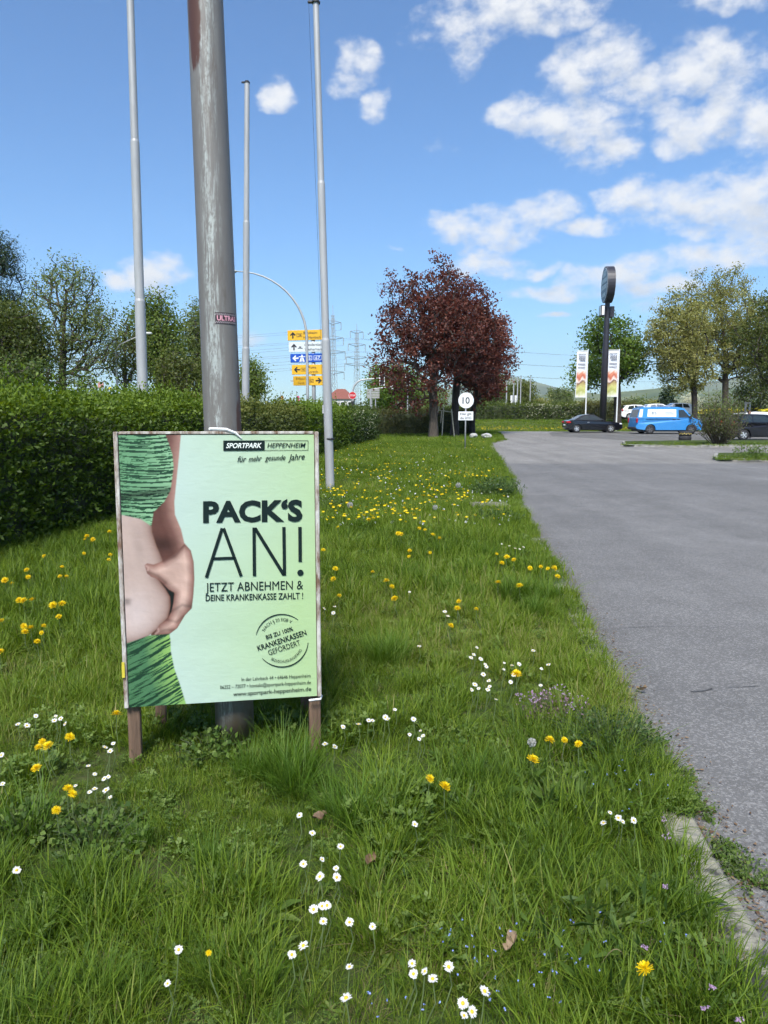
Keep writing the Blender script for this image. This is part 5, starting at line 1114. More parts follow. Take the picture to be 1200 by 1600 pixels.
# black coupe, rear towards the left
wl = [.78, 3.42]; bo = body_outline(4.35, [(2.55,.93),(3.3,.90),(3.95,.79),(4.28,.66),(4.36,.52),(4.33,.30),(4.1,.24)], wl, .31, .24, [(.15,.28),(.0,.42),(.02,.66),(.08,.90),(.35,.97),(1.1,.98)])
def ex1(r, hw):
    for s in (-1,1):
        MB().box((.16,s*(hw-.20),.80),(.34,.36,.16),0,.04).build('tail_light', RED, r); MB().box((4.06,s*(hw-.22),.68),(.42,.34,.13),0,.04).build('headlight', CLEAR, r)
        MB().box((3.0-.28,s*(hw+.06),.98),(.16,.16,.12),0,.04).build('mirror', DARKP, r); MB().box((1.65,s*(hw+.0),.80),(.2,.025,.035),0,.008).build('door_handle', CHROME, r)
    MB().box((.0,0,.60),(.03,.5,.11)).build('number_plate', WHITE, r)
p = at(881, 676, 57.5); vehicle('black_coupe', 'black coupe with silver wheels parked on its own, rear to the left', 'car', (p.x, 57.5, 0), 0, 1.76, bo, [(.55,.96),(1.2,1.33),(1.75,1.41),(2.15,1.39),(2.95,.93)], .95, 1.12, wl, .31, carpaint('black_car_paint', (.008,.008,.011), .2, coat=.5), [[(.95,.99),(1.35,1.30),(1.72,1.35),(1.72,.99)],[(1.78,.99),(1.78,1.35),(2.12,1.33),(2.70,.99)]], ex1)
# black hatchback cut by the right edge
wl = [.72, 3.22]; bo = body_outline(4.0, [(2.6,.98),(3.3,.95),(3.8,.80),(3.98,.62),(3.98,.34),(3.85,.24)], wl, .31, .24, [(.12,.28),(.0,.42),(.03,.72),(.12,1.0),(1.2,1.0)])
def ex2(r, hw):
    for s in (-1,1):
        MB().box((.12,s*(hw-.16),.98),(.16,.24,.30),0,.04).build('tail_light', RED, r); MB().box((3.72,s*(hw-.2),.74),(.4,.32,.16),0,.04).build('headlight', CLEAR, r); MB().box((2.75,s*(hw+.07),1.03),(.17,.18,.14),0,.05).build('mirror', DARKP, r)
        for x in (1.15,2.05): MB().box((x,s*(hw+.0),.86),(.18,.025,.035),0,.008).build('door_handle', DARKP, r)
p = at(1131, 687, 42.0); vehicle('black_hatchback', 'black hatchback at the right edge, half behind the twiggy bush', 'car', (p.x, 42, 0), 0, 1.74, bo, [(.10,.98),(.42,1.36),(1.2,1.47),(1.9,1.45),(2.85,.97)], .98, 1.16, wl, .31, carpaint('black_car_paint_b', (.006,.006,.010), .2, coat=.5), [[(.55,1.02),(.72,1.33),(1.18,1.40),(1.18,1.02)],[(1.25,1.02),(1.25,1.40),(1.86,1.38),(2.55,1.02)]], ex2)
# blue van
BLUE = carpaint('blue_van_paint', (.035,.23,.56), .35); wl = [1.02, 4.02]; bo = body_outline(4.9, [(3.95,1.16),(4.25,1.12),(4.68,.98),(4.86,.82),(4.9,.55),(4.86,.32),(4.7,.28)], wl, .34, .30, [(.10,.36),(.0,.46),(.02,.80),(.05,1.14),(1.4,1.16)])
def ex3(r, hw):
    for s in (-1,1):
        MB().box((.06,s*(hw-.06),.98),(.12,.16,.34),0,.03).build('tail_light', RED, r); MB().box((4.62,s*(hw-.26),.90),(.36,.34,.2),0,.05).build('headlight', CLEAR, r); MB().box((3.86,s*(hw+.12),1.20),(.16,.22,.26),0,.05).build('mirror', DARKP, r)
        MB().box((2.75,s*(hw+.0),1.06),(.22,.03,.05),0,.01).build('door_handle', DARKP, r); MB().box((3.05,s*(hw+.0),1.06),(.2,.03,.05),0,.01).build('door_handle', DARKP, r); MB().box((1.7,s*(hw-.005),1.10),(2.0,.02,.03)).build('slide_rail', DARKP, r)
    MB().box((4.83,0,.48),(.22,1.74,.34),0,.06).build('front_bumper', DARKP, r); MB().box((.02,0,.42),(.16,1.7,.2),0,.05).build('rear_bumper', DARKP, r)
    for s in (-.55,.55):
        MB().tube([(.5,s,2.02),(2.9,s,2.02)], .025, 6).build('roof_rail', CHROME, r)
    for x in (.6,1.6,2.7): MB().tube([(x,-.62,1.99),(x,.62,1.99)], .02, 6).build('rack_bar', CHROME, r)
    hwf = lambda z: hw*.965 - (hw*.965-1.56/2)*max(0,(z-1.14)/(1.93-1.14))
    P = [(x,-(hwf(z)+.012),z) for x, z in ((.78,1.24),(2.88,1.24),(2.88,1.78),(.84,1.78))]; pn = MB().poly(P).build('advert_panel', WHITE, r)
    v, f = text_fit('BHS', 1.10, 1.46, 1.44, .18, bold=.02); m = MB(); m.add([(a,-(hwf(z)+.018),z) for a, z in v], f)
    for z, a0, a1, hh in ((1.36,1.06,1.5,.03),(1.5,1.98,2.7,.035),(1.42,2.1,2.75,.03),(1.58,2.1,2.6,.03)): m.add([(a,-(hwf(q)+.018),q) for a, q in ((a0,z),(a1,z),(a1,z+hh),(a0,z+hh))], [(0,1,2,3)])
    m.build('advert_lettering', pm('van_lettering', (.12,.17,.22), .5), pn)
    P = [(x,-(hwf(z)+.012),z) for x, z in ((.16,1.22),(.42,1.22),(.50,1.78),(.28,1.78))]; MB().poly(P).build('white_corner_panel', WHITE, r)
p = at(986.5, 678, 54.0); vehicle('blue_van', 'bright blue panel van with a white advert panel on its side', 'van', (p.x, 54.0, 0), 0, 1.90, bo, [(.06,1.12),(.28,1.84),(.55,1.93),(3.0,1.94),(3.45,1.86),(4.15,1.12)], 1.14, 1.56, wl, .34, BLUE, [[(3.05,1.18),(3.05,1.74),(3.42,1.74),(3.92,1.18)]], ex3, rim=pm('steel_rim', (.10,.10,.11), .5))
# white cars on the upper lot
WP = carpaint('white_car_paint', (.74,.75,.76), .3)
def white_car(label, px, Y, rz, suv):
    wl = [.8, 3.4]; h = .18 if suv else 0; bo = body_outline(4.4, [(2.8,1.0+h),(3.6,.95+h),(4.2,.80+h),(4.4,.60),(4.38,.32),(4.2,.26)], wl, .33, .26, [(.12,.3),(.0,.45),(.03,.75),(.10,1.0+h),(1.2,1.02+h)])
    ho = [(.05,1.0+h),(.5,1.44+h),(1.3,1.52+h),(2.1,1.50+h),(3.05,1.0+h)]
    def ex(r, hw):
        for s in (-1,1): MB().box((.12,s*(hw-.16),.98),(.16,.24,.24),0,.04).build('tail_light', RED, r); MB().box((4.1,s*(hw-.2),.76),(.4,.32,.16),0,.04).build('headlight', CLEAR, r); MB().box((2.9,s*(hw+.07),1.05+h),(.17,.18,.14),0,.05).build('mirror', WP, r)
    vehicle('white_car', label, 'car', ((px-600)/FX*Y, Y, .80), rz, 1.8, bo, ho, 1.0+h, 1.2, wl, .33, WP, [[(.62,1.05+h),(.78,1.38+h),(1.3,1.45+h),(1.3,1.05+h)],[(1.38,1.05+h),(1.38,1.45+h),(2.06,1.43+h),(2.75,1.05+h)]], ex, group='white cars on the upper lot')
white_car('white car half hidden behind the right banner flag and the van rear', 967, 76, 0, False)
white_car('white car behind the middle of the blue van roof', 1003, 84, .0, True)
white_car('white car behind the front of the blue van, front to the left', 1082, 76, PI, True)
wc = at(1168, 654, 47); o_ = None
def white_low():
    wl = [.8, 3.4]; bo = body_outline(4.4, [(2.8,1.0),(3.6,.95),(4.2,.80),(4.4,.60),(4.38,.32),(4.2,.26)], wl, .33, .26, [(.12,.3),(.0,.45),(.03,.75),(.10,1.0),(1.2,1.02)])
    vehicle('white_car', 'white car just behind the black hatchback at the right edge', 'car', (wc.x-.4, 48.5, 0), 0, 1.8, bo, [(.05,1.0),(.5,1.50),(1.3,1.60),(2.1,1.58),(3.05,1.0)], 1.0, 1.2, wl, .33, WP, [[(.62,1.05),(.78,1.38),(1.3,1.45),(1.3,1.05)],[(1.38,1.05),(1.38,1.45),(2.06,1.43),(2.75,1.05)]])
white_low()

# two tyres stacked in front of the van
for i, lb in enumerate(('lower of two stacked black tyres in front of the blue van','upper tyre of the stack in front of the blue van, painted with yellow dashes')):
    p = gp(1070, 688.5, 0); rt = thing('stacked_tyre', lb, 'tyre', (p.x, p.y, .02 + i*.255), .4*i, 'tyres stacked in front of the van'); R_ = .34
    MB().lathe([(R_*.55,.03),(R_*.7,0),(R_*.93,0),(R_,.06),(R_,.19),(R_*.93,.25),(R_*.7,.25),(R_*.55,.22),(R_*.55,.03)], 28).build('tyre', RUBBER, rt, True)
    if i == 1:
        m = MB()
        for q in range(22):
            a = 2*PI*q/22; b_ = a+.14; m.add([((R_+.003)*math.cos(t), (R_+.003)*math.sin(t), z) for t, z in ((a,.07+.04*(q % 2)),(b_,.07+.04*(q % 2)),(b_+.05,.13+.04*(q % 2)),(a+.05,.13+.04*(q % 2)))], [(0,1,2,3)])
        m.build('painted_dashes', pm('tyre_yellow', (.55,.42,.10), .7), rt)
p = gp(1070, 688.5, 0); o = MB().box((0,0,0),(1.3,.9,.03),0,.008).build('tyre_slab', pm('tyre_slab_mat', (.17,.15,.13), .9, .2), None, None, (p.x, p.y, .002)); tag(o, 'thin flat slab lying under the stacked tyres', 'slab')

# grey gate pillar and dark fence behind the hatchback
Y = 60; k = Y/FE; rt = thing('gate_pillar', 'grey gate pillar behind the black hatchback', 'pillar', ((1171-600)*k, Y, .0)); zt = CZ+(HY-628)*k
for s in (-1,1): MB().box((s*.16,0,zt/2),(.12,.14,zt),0,.01).build('post', pm('pillar_grey', (.36,.37,.36), .7), rt)
MB().box((0,0,zt-.1),(.5,.18,.12),0,.01).build('head', pm('pillar_head', (.36,.37,.36), .7), rt)
rt = thing('mesh_fence', 'dark bar fence behind the hatchback and the twiggy bush', 'fence', ((1130-600)*k, 61, 0)); IRON = pm('dark_iron', (.03,.032,.034), .6)
for i in range(40):
    MB().box((-1.5+i*.13,0,.85),(.02,.02,1.7)).build('bar', IRON, rt)
for z in (.2,1.6): MB().box((1.05,.0,z),(5.3,.03,.04)).build('rail', IRON, rt)

# person behind the hatchback: only head and shoulders clear the roof
def person():
    Y = 44.6; p = at(1171, 646, Y); root = thing('person', 'dark-haired person in dark jacket standing behind the black hatchback roof', 'person', (p.x, Y, 0), .2); H = 1.66
    J = {'pel':(0,0,.92),'sp':(0,0,1.12),'ch':(0,.01,1.32),'nk':(0,0,1.45),'hd':(0,-.02,1.545),'tp':(0,-.015,1.63)}
    for s, q in ((-1,'l'),(1,'r')): J.update({'sh'+q:(s*.17,0,1.38),'el'+q:(s*.21,.02,1.12),'wr'+q:(s*.2,-.08,.9),'ha'+q:(s*.19,-.12,.82),'hp'+q:(s*.09,0,.88),'kn'+q:(s*.1,-.02,.48),'an'+q:(s*.1,.02,.08),'to'+q:(s*.11,-.15,.03)})
    R_ = {'pel':.14,'sp':.13,'ch':.145,'nk':.055,'hd':.085,'tp':.07,'sh':.07,'el':.045,'wr':.032,'ha':.036,'hp':.09,'kn':.06,'an':.042,'to':.035}
    ks = list(J); E = [('pel','sp'),('sp','ch'),('ch','nk'),('nk','hd'),('hd','tp')]
    for q in 'lr': E += [('ch','sh'+q),('sh'+q,'el'+q),('el'+q,'wr'+q),('wr'+q,'ha'+q),('pel','hp'+q),('hp'+q,'kn'+q),('kn'+q,'an'+q),('an'+q,'to'+q)]
    me = bpy.data.meshes.new('body'); me.from_pydata([J[k_] for k_ in ks], [(ks.index(a), ks.index(b_)) for a, b_ in E], []); me.update()
    o = link('body', me, None, root); sm = o.modifiers.new('skin', 'SKIN'); o.modifiers.new('sub', 'SUBSURF').levels = 2; o.modifiers['sub'].render_levels = 2
    if not me.skin_vertices: me.skin_vertices.new() if hasattr(me.skin_vertices, 'new') else None
    if me.skin_vertices:
        for i, k_ in enumerate(ks):
            rr = R_.get(k_, R_.get(k_[:-1], .05)); me.skin_vertices[0].data[i].radius = (rr, rr); me.skin_vertices[0].data[i].use_root = (k_ == 'pel')
    m, N, L, b = nodes('person_colours'); tc = N.new('ShaderNodeTexCoord'); sp = N.new('ShaderNodeSeparateXYZ'); L.new(tc.outputs['Object'], sp.inputs[0]); rp = N.new('ShaderNodeValToRGB'); e = rp.color_ramp.elements; rp.color_ramp.interpolation = 'CONSTANT'
    dv = N.new('ShaderNodeMath'); dv.operation = 'DIVIDE'; L.new(sp.outputs[2], dv.inputs[0]); dv.inputs[1].default_value = 1.7; L.new(dv.outputs[0], rp.inputs[0])
    e[0].color = (.02,.022,.03,1); e[1].position = .53; e[1].color = (.03,.03,.035,1); q = e.new(.855); q.color = (.42,.25,.18,1); L.new(rp.outputs[0], b.inputs['Base Color']); b.inputs['Roughness'].default_value = .7; me.materials.append(m)
    bm = bmesh.new(); bmesh.ops.create_uvsphere(bm, u_segments=18, v_segments=12, radius=.108)
    for v in bm.verts:
        v.co.z *= 1.08
        if v.co.y < -.055 and v.co.z < .05: v.co.y = -.055
        if v.co.y > 0 and v.co.z < 0: v.co.z *= 1.5
    h = bpy.data.meshes.new('hair'); bm.to_mesh(h); bm.free(); link('hair', h, pm('dark_hair', (.03,.018,.012), .6, .3, 40), root, (0,.015,1.60))
    for s in (-1,1): MB().lathe([(0,.012),(.011,.006),(.012,0)], 8).build('eye', BLACKP, root).matrix_local = Matrix.Translation((s*.032,-.105,1.565)) @ Matrix.Rotation(PI/2,4,'X')
    MB().add([(-.012,-.10,1.535),(.012,-.10,1.535),(0,-.128,1.53),(0,-.10,1.575)], [(0,1,2),(0,2,3),(1,3,2)]).build('nose', pm('skin', (.42,.25,.18), .6), root)
person()
# ------------------------------------------------------------------ grass of the verge (instances of small tufts)
def tuft(name, n, h, spread, width, bend, seed, mat, n_dry=0.06, upright=.25, vr=(0,1)):
    r = np.random.default_rng(seed); S = 5; a = r.uniform(0, 2*PI, n); R_ = spread*np.sqrt(r.random(n)); bx, by = R_*np.cos(a), R_*np.sin(a)
    az = a + r.normal(0, .9, n); H = h*r.uniform(.45, 1.15, n); W = width*r.uniform(.6, 1.3, n); ln = upright + r.exponential(bend, n)*.6
    V = np.zeros((n, S*2, 3)); tw = r.normal(0, .5, n)
    for s in range(S):
        t = s/(S-1); out = H*ln*t**1.8; z = H*(t - .30*ln*t**2.2); w = W*(1-t**1.6)*.5 + .0003
        cx, cy = bx + np.cos(az)*out, by + np.sin(az)*out; px_, py_ = -np.sin(az+tw*t), np.cos(az+tw*t)
        V[:, 2*s] = np.c_[cx+px_*w, cy+py_*w, z]; V[:, 2*s+1] = np.c_[cx-px_*w, cy-py_*w, z]
    b = np.arange(n)[:, None]*S*2; q = np.array([[2*s, 2*s+1, 2*s+3, 2*s+2] for s in range(S-1)]); Fq = (b[:, :, None] + q[None]).reshape(-1, 4)
    V[:, :, 2] -= .02
    me = npmesh(name, V.reshape(-1, 3), Fq, True); val = vr[0] + (vr[1]-vr[0])*r.random(n)*.82; val = np.where(r.random(n) < n_dry, 1.0, val); setv(me, np.repeat(val, S*2)); me.materials.append(mat)
    return bpy.data.objects.new(name, me)
def rosette(name, n, l, w, seed, mat, lift=.5):
    r = np.random.default_rng(seed); V = []; Fq = []; S = 5
    for i in range(n):
        a = 2*PI*i/n + r.normal(0,.3); L_ = l*r.uniform(.6,1.15); up = lift*r.uniform(.5,1.4)
        for s in range(S):
            t = s/(S-1); rr = L_*t*math.cos(up*(1-t*.6)); z = L_*t*math.sin(up*(1-t*.7)); ww = w*math.sin(PI*(t*.86+.07))**1.2*.5
            for q in (-1,0,1): V.append((rr*math.cos(a)-q*ww*math.sin(a), rr*math.sin(a)+q*ww*math.cos(a), z+abs(q)*ww*.35))
        b = i*S*3
        for s in range(S-1): Fq += [(b+s*3, b+s*3+1, b+s*3+4, b+s*3+3), (b+s*3+1, b+s*3+2, b+s*3+5, b+s*3+4)]
    me = npmesh(name, V, np.array(Fq), True); setv(me, np.repeat(r.random(n), S*3)); me.materials.append(mat); return bpy.data.objects.new(name, me)
def clover(name, n, spread, h, s, seed, mat):
    r = np.random.default_rng(seed); V = []; Fq = []
    for i in range(n):
        a = r.uniform(0,2*PI); R_ = spread*math.sqrt(r.random()); c = np.array([R_*math.cos(a), R_*math.sin(a), h*r.uniform(.4,1.1)]); tl = r.normal(0,.35,2)
        for k in range(3):
            q = 2*PI*k/3 + a; d = np.array([math.cos(q), math.sin(q), .25]); p = np.array([-math.sin(q), math.cos(q), 0]); b = len(V); ss = s*r.uniform(.7,1.2)
            for pt in (c, c+d*ss*.55+p*ss*.42, c+d*ss, c+d*ss*.55-p*ss*.42): V.append(pt + np.array([0,0,tl@(pt-c)[:2]]))
            Fq.append((b,b+1,b+2,b+3))
    me = npmesh(name, np.array(V), np.array(Fq)); setv(me, np.repeat(np.repeat(r.random(n),3),4)); me.materials.append(mat); return bpy.data.objects.new(name, me)
def instancer(name, P, kind, scl, rotz, lib, label, cat, tilt=None):
    """one object: points carry kind, scale and turn; the nodes put a tuft on each"""
    me = bpy.data.meshes.new(name); me.vertices.add(len(P)); me.vertices.foreach_set('co', np.asarray(P, np.float32).ravel())
    setv(me, scl, 'scl'); PP = np.asarray(P); setv(me, np.clip(.42*fbm2(PP[:, 0]*.8, PP[:, 1]*.8, 61, 3, 1.0) + .38*fbm2(PP[:, 0]*3.1, PP[:, 1]*3.1, 62, 2, 1.0), -1, 1), 'tone'); a = me.attributes.new('kind', 'INT', 'POINT'); a.data.foreach_set('value', np.asarray(kind, np.int32))
    rt = np.zeros((len(P),3), np.float32); rt[:, 2] = rotz
    if tilt is not None: rt[:, :2] = tilt
    a = me.attributes.new('rot', 'FLOAT_VECTOR', 'POINT'); a.data.foreach_set('vector', rt.ravel())
    o = link(name, me); tag(o, label, cat, kind='stuff')
    g = bpy.data.node_groups.new(name, 'GeometryNodeTree'); g.interface.new_socket('Geometry', in_out='INPUT', socket_type='NodeSocketGeometry'); g.interface.new_socket('Geometry', in_out='OUTPUT', socket_type='NodeSocketGeometry')
    N, L = g.nodes, g.links; i_ = N.new('NodeGroupInput'); o_ = N.new('NodeGroupOutput'); ip = N.new('GeometryNodeInstanceOnPoints'); ci = N.new('GeometryNodeCollectionInfo')
    ci.inputs['Collection'].default_value = lib; ci.inputs['Separate Children'].default_value = True; ci.inputs['Reset Children'].default_value = True
    def na(n, t): x = N.new('GeometryNodeInputNamedAttribute'); x.data_type = t; x.inputs[0].default_value = n; return x.outputs[0]
    L.new(i_.outputs[0], ip.inputs['Points']); L.new(ci.outputs[0], ip.inputs['Instance']); ip.inputs['Pick Instance'].default_value = True
    L.new(na('kind','INT'), ip.inputs['Instance Index']); L.new(na('rot','FLOAT_VECTOR'), ip.inputs['Rotation']); L.new(na('scl','FLOAT'), ip.inputs['Scale']); L.new(ip.outputs[0], o_.inputs[0])
    md = o.modifiers.new('tufts', 'NODES'); md.node_group = g; return o
G1 = leafmat('grass_blade', [(.056,.108,.012), (.098,.168,.015), (.143,.224,.020), (.20,.278,.030), (.33,.30,.12)], .40, .55, .015, .30, .34)
G2 = leafmat('tussock_blade', [(.055,.115,.014), (.082,.16,.018), (.115,.205,.024), (.18,.26,.045)], .40, .55, .015, .2, .2)
G3 = leafmat('dry_blade', [(.16,.13,.06), (.22,.18,.09), (.28,.24,.13)], .3)
WEED = leafmat('weed_leaf', [(0.051,0.098,0.020), (0.080,0.143,0.026), (0.120,0.188,0.039), (0.160,0.225,0.055)], .32, .55, .02, .25, .25)
lib = bpy.data.collections.new('tuft_library'); KN = []
def reg(o): o.name = 'a%02d_' % len(KN) + o.name; lib.objects.link(o); KN.append(o.name)
for k in range(5): reg(tuft('lawn', 34, .115, .075, .0046, .55, 100+k, G1))                 # 0-4 short
for k in range(3): reg(tuft('long', 30, .20, .07, .0050, .5, 110+k, G1, .05))               # 5-7 longer
for k in range(2): reg(tuft('tussock', 120, .30, .07, .0042, .42, 120+k, G2, .02, .30))     # 8-9 tussocks
for k in range(2): reg(tuft('broad', 9, .15, .04, .015, .6, 130+k, WEED, 0))                # 10-11 broad leaves
for k in range(2): reg(rosette('plantain', 8, .12, .032, 140+k, WEED, .7))                  # 12-13
for k in range(2): reg(clover('clover', 26, .09, .07, .017, 150+k, WEED))                   # 14-15
for k in range(2): reg(tuft('straw', 16, .10, .07, .0035, 1.2, 160+k, G3, 0))               # 16-17
for k in range(2): reg(tuft('far', 26, .15, .22, .011, .5, 170+k, G1, .03))                 # 18-19 for the far verge
FLOWERS = []      # (x, y, clear radius) kept free of tall blades
def px_list(s): return [tuple(float(v) for v in q.split(',')) for q in s.split()]
DAND = px_list("182,1117 109,1152 66,1159 60,1168 76,1166 57,1201 106,1233 113,1241 88,1266 671,1217 694,1230 859,1157 882,1157 904,1163 832,1188 1008,1515 807,1054 326,1489 30,938 37,939 51,938 83,946 97,944 92,964 37,979 39,988 48,982 68,978 65,989 58,1003 97,886 104,901 94,901 69,869 133,843 145,843 136,838 171,831 172,867 170,875 131,865 42,891 44,902 19,912 8,907 505,860 524,889 582,894 604,908 612,917 617,936 717,940 715,951 744,952 704,978 640,861 672,864 639,870 625,833 583,810 576,812 528,824 521,905 530,931 776,866 784,880 792,871 803,875 828,888 845,886 856,889 866,888 871,901 778,911 812,916 687,842 676,836 664,828 655,826 627,835 622,834 0,1019 3,970")
DAIS = px_list("26,1360 279,1484 456,1492 474,1478 546,1511 582,1448 546,1441 490,1421 503,1416 511,1415 505,1440 644,1506 646,1522 664,1518 676,1530 701,1511 757,1549 541,1560 725,1587 737,1581 723,1568 262,1537 488,1302 468,1274 474,1350 503,1343 525,1357 526,1371 532,1323 500,1370 648,1288 943,1286 953,1270 966,1278 973,1284 990,1282 536,1136 576,1126 582,1126 617,1109 602,1121 606,1124 661,1150 657,1142 646,1124 508,1163 523,1167 560,1132 655,1155 640,1148 28,1132 42,1134 56,1119 87,1119 85,1126 95,1123 102,1131 118,1228 138,1197 148,1210 163,1217 169,1214 166,1235 172,1246 140,1238 148,1233 164,1168 172,1174 177,1162 740,1023 745,1012 751,1030 736,1028 758,1038 760,1042 755,1054 762,1078 737,1078 742,1070 748,1076 765,1073 764,1064 775,1093 800,1040 811,1038 787,1046 803,1055 833,1017 846,1045 857,1039 798,1066 845,1071 788,1036 784,850 790,855 796,853 805,857 818,855 812,858 4,1225 2,1180 523,948 506,951 521,958 695,956 700,963 640,925 655,1010")
def place_flower(px, py, h): return gp(px, py, .02 + h)
for x, y in DAND: p = place_flower(x, y, .16); FLOWERS.append((p.x, p.y, .015))
for x, y in DAIS: p = place_flower(x, y, .13); FLOWERS.append((p.x, p.y, .045))
FL = np.array(FLOWERS)
def scatter(n, y0, y1, seed, extra_left=.6):
    r = np.random.default_rng(seed); Y = (y0**.7 + (y1**.7-y0**.7)*r.random(n*3))**(1/.7) if y0 > 0 else r.uniform(y0, y1, n*3)
    xl = np.maximum(hedge_x(Y) - .25, -.60*Y - extra_left - .4); xr = np.minimum(kerb_x(Y) - .13*(1-sstep(2.0, 3.1, Y + .35*np.sin(Y*11))) - .045*(np.sin(Y*3.1)+np.sin(Y*7.7+1) > .5), .62*Y+.8); X = xl + (xr-xl)*r.random(n*3); W = (xr-xl); keep = r.random(n*3) < W/W.max()
    return X[keep][:n], Y[keep][:n], r
def lawn():
    PX, PY, KD, SC, RZ, TL_ = [], [], [], [], [], []
    def put(X, Y, kd, sc, r): PX.append(X); PY.append(Y); KD.append(kd); SC.append(sc); RZ.append(r.uniform(0, 2*PI, len(X))); TL_.append(r.normal(0, .10, (len(X), 2)))
    X, Y, r = scatter(13000, 1.2, 6.0, 201); kd = r.choice([0,1,2,3,4,5,6,7,10,11,14,15,12,13,16,17], len(X), p=np.array([10.4,10.4,10.4,10.4,10.4,10,10,10,1.4,1.4,3.0,3.0,2.0,2.0,2.6,2.6])/100.); sc = r.uniform(.65, 1.15, len(X))*(1 + .28*fbm2(X*1.4, Y*1.4, 8, 3)); put(X, Y, kd, sc, r)
    X, Y, r = scatter(12000, 6.0, 15, 202); kd = r.choice([0,1,2,3,4,5,6,7,14,16,18], len(X), p=[.14,.14,.14,.13,.13,.08,.08,.08,.03,.01,.04]); put(X, Y, kd, r.uniform(.85, 1.4, len(X))*(1+.3*fbm2(X*.9, Y*.9, 9, 3)), r)
    X, Y, r = scatter(11000, 15, 42, 203); kd = r.choice([18,19,5,6], len(X), p=[.4,.4,.1,.1]); put(X, Y, kd, r.uniform(.7, 1.25, len(X))*(1+.3*fbm2(X*.6, Y*.6, 10, 3)), r)
    # the rise beyond the car park, and the ground under the maroon trees
    r = np.random.default_rng(204); Y = r.uniform(42, 74, 7000); X = r.uniform(-2, 1, 7000)*0 + r.uniform(-1, 30, 7000); ok = (X < np.where(Y < 60.6, 6.9 + (Y-41.5)*.13, 99)) & (X > hedge_x(43)+(Y-43)*.02 - 1); X, Y = X[ok], Y[ok]; put(X, Y, r.choice([18,19], len(X)), r.uniform(1.0, 1.9, len(X)), r)
    r = np.random.default_rng(207); X = r.uniform(-1.7, .1, 900); Y = r.uniform(2.25, 3.6, 900); put(X, Y, r.choice([0,1,2,3,4,14], 900), r.uniform(.8, 1.5, 900), r)
    r = np.random.default_rng(208)
    for x, y, sp in ((245,1348,.06),(645,1482,.035),(840,1455,.05),(560,1580,.05),(1090,1500,.06),(520,1290,.03)): p = gp(x, y, .02); n_ = 22; put(p.x+r.normal(0,sp,n_), p.y+r.normal(0,sp,n_), r.choice([16,17], n_), r.uniform(.5,1.0,n_), r)
    r = np.random.default_rng(209); n_ = 620; Y = 2.7 + 27*r.random(n_)**1.7; X = kerb_x(Y) - .02 - np.abs(r.normal(0,.05,n_)); q = (np.sin(Y*2.3)+np.sin(Y*5.9+1) < .95); put(X[q], Y[q], r.choice([5,6,7,0,1,14], q.sum()), r.uniform(.6,1.1,q.sum()), r)
    # known tussocks
    ts = px_list("400,1235 425,1215 380,1225 505,1225 520,1250 480,1240 540,1215 596,1040 610,1035 630,905 645,900 655,915 690,930 710,925 735,935 790,930 800,940 820,935 850,925 865,940 730,905 835,960 690,870 760,875 560,830 590,1400 330,1380 110,1400 60,1480 240,1560 150,1560 450,1590 350,1550 620,1560 800,1330 870,1420 950,1400 1000,1380 900,1540 760,1240 700,1330 640,1380 820,1290 1050,1440 30,1300 260,1330 560,1290 40,1580")
    r = np.random.default_rng(205); TX, TY = [], []
    for x, y in ts:
        p = gp(x, min(y, 1590), .02)
        for k in range(4 if y < 1120 else 2): TX.append(p.x + r.normal(0,.05)); TY.append(p.y + r.normal(0,.05))
    TX, TY = np.array(TX), np.array(TY); put(TX, TY, r.choice([8,9], len(TX)), np.where(TY > 2.5, r.uniform(.6,1.0,len(TX)), r.uniform(.4,.62,len(TX))), r)
    # islands
    r = np.random.default_rng(206)
    for (x0, y0, x1, y1, n) in ((970,698,1400,691,420),(1116,720,1400,712,420)):
        for k in range(n): p = gp(r.uniform(x0+4, x1), r.uniform(y1+.8, y0-1.2), .09); PX.append([p.x]); PY.append([p.y]); KD.append([int(r.choice([18,19,5,14]))]); SC.append([r.uniform(.6,1.5)]); RZ.append([r.uniform(0,6)]); TL_.append([[0,0]])
    X, Y, KD_, SC_, RZ_, T_ = np.concatenate(PX), np.concatenate(PY), np.concatenate(KD), np.concatenate(SC), np.concatenate(RZ), np.concatenate(TL_)
    # step aside for flowers, posts and bare patches
    near = Y < 16; sc = np.clip(SC_, .35, 2.2)
    D = np.full(len(X), 9.0)
    for fx, fy, rr in FL: D = np.minimum(D, np.hypot((X-fx)*1.0, (Y-(fy-.09))*.62))
    sc = np.where(near & (D < .09), sc*.5, sc); edge = np.clip((kerb_x(Y)-X)/.35, 0, 1); sc = np.where(Y < 41, sc*(.70+.30*edge), sc)
    stand = (X > -1.45) & (X < -.05) & (Y > 2.3) & (Y < 3.3) & (KD_ != 8) & (KD_ != 9); sc = np.where(stand, sc*.45, sc)
    for bx_, by_, br in [(*gp(245,1348,.05)[:2],.09), (*gp(640,1480,.05)[:2],.05)]: q = np.hypot(X-bx_, Y-by_) < br; sc = np.where(q, sc*.35, sc); KD_ = np.where(q, 16, KD_)
    ok = np.hypot(X+.715, Y-3.335) > .11
    X, Y, KD_, sc, RZ_, T_ = X[ok], Y[ok], KD_[ok], sc[ok], RZ_[ok], T_[ok]
    Z = np.where(Y < 42, vz(X, Y), gz(X, Y)-.06); Z = np.where((X > kerb_x(np.minimum(Y,41.5))) & (Y < 41), .09, Z)
    instancer('verge_grass', np.c_[X, Y, Z], KD_, sc, RZ_, lib, 'green meadow grass with clover covering the verge between hedge and kerb', 'grass', T_)
lawn()

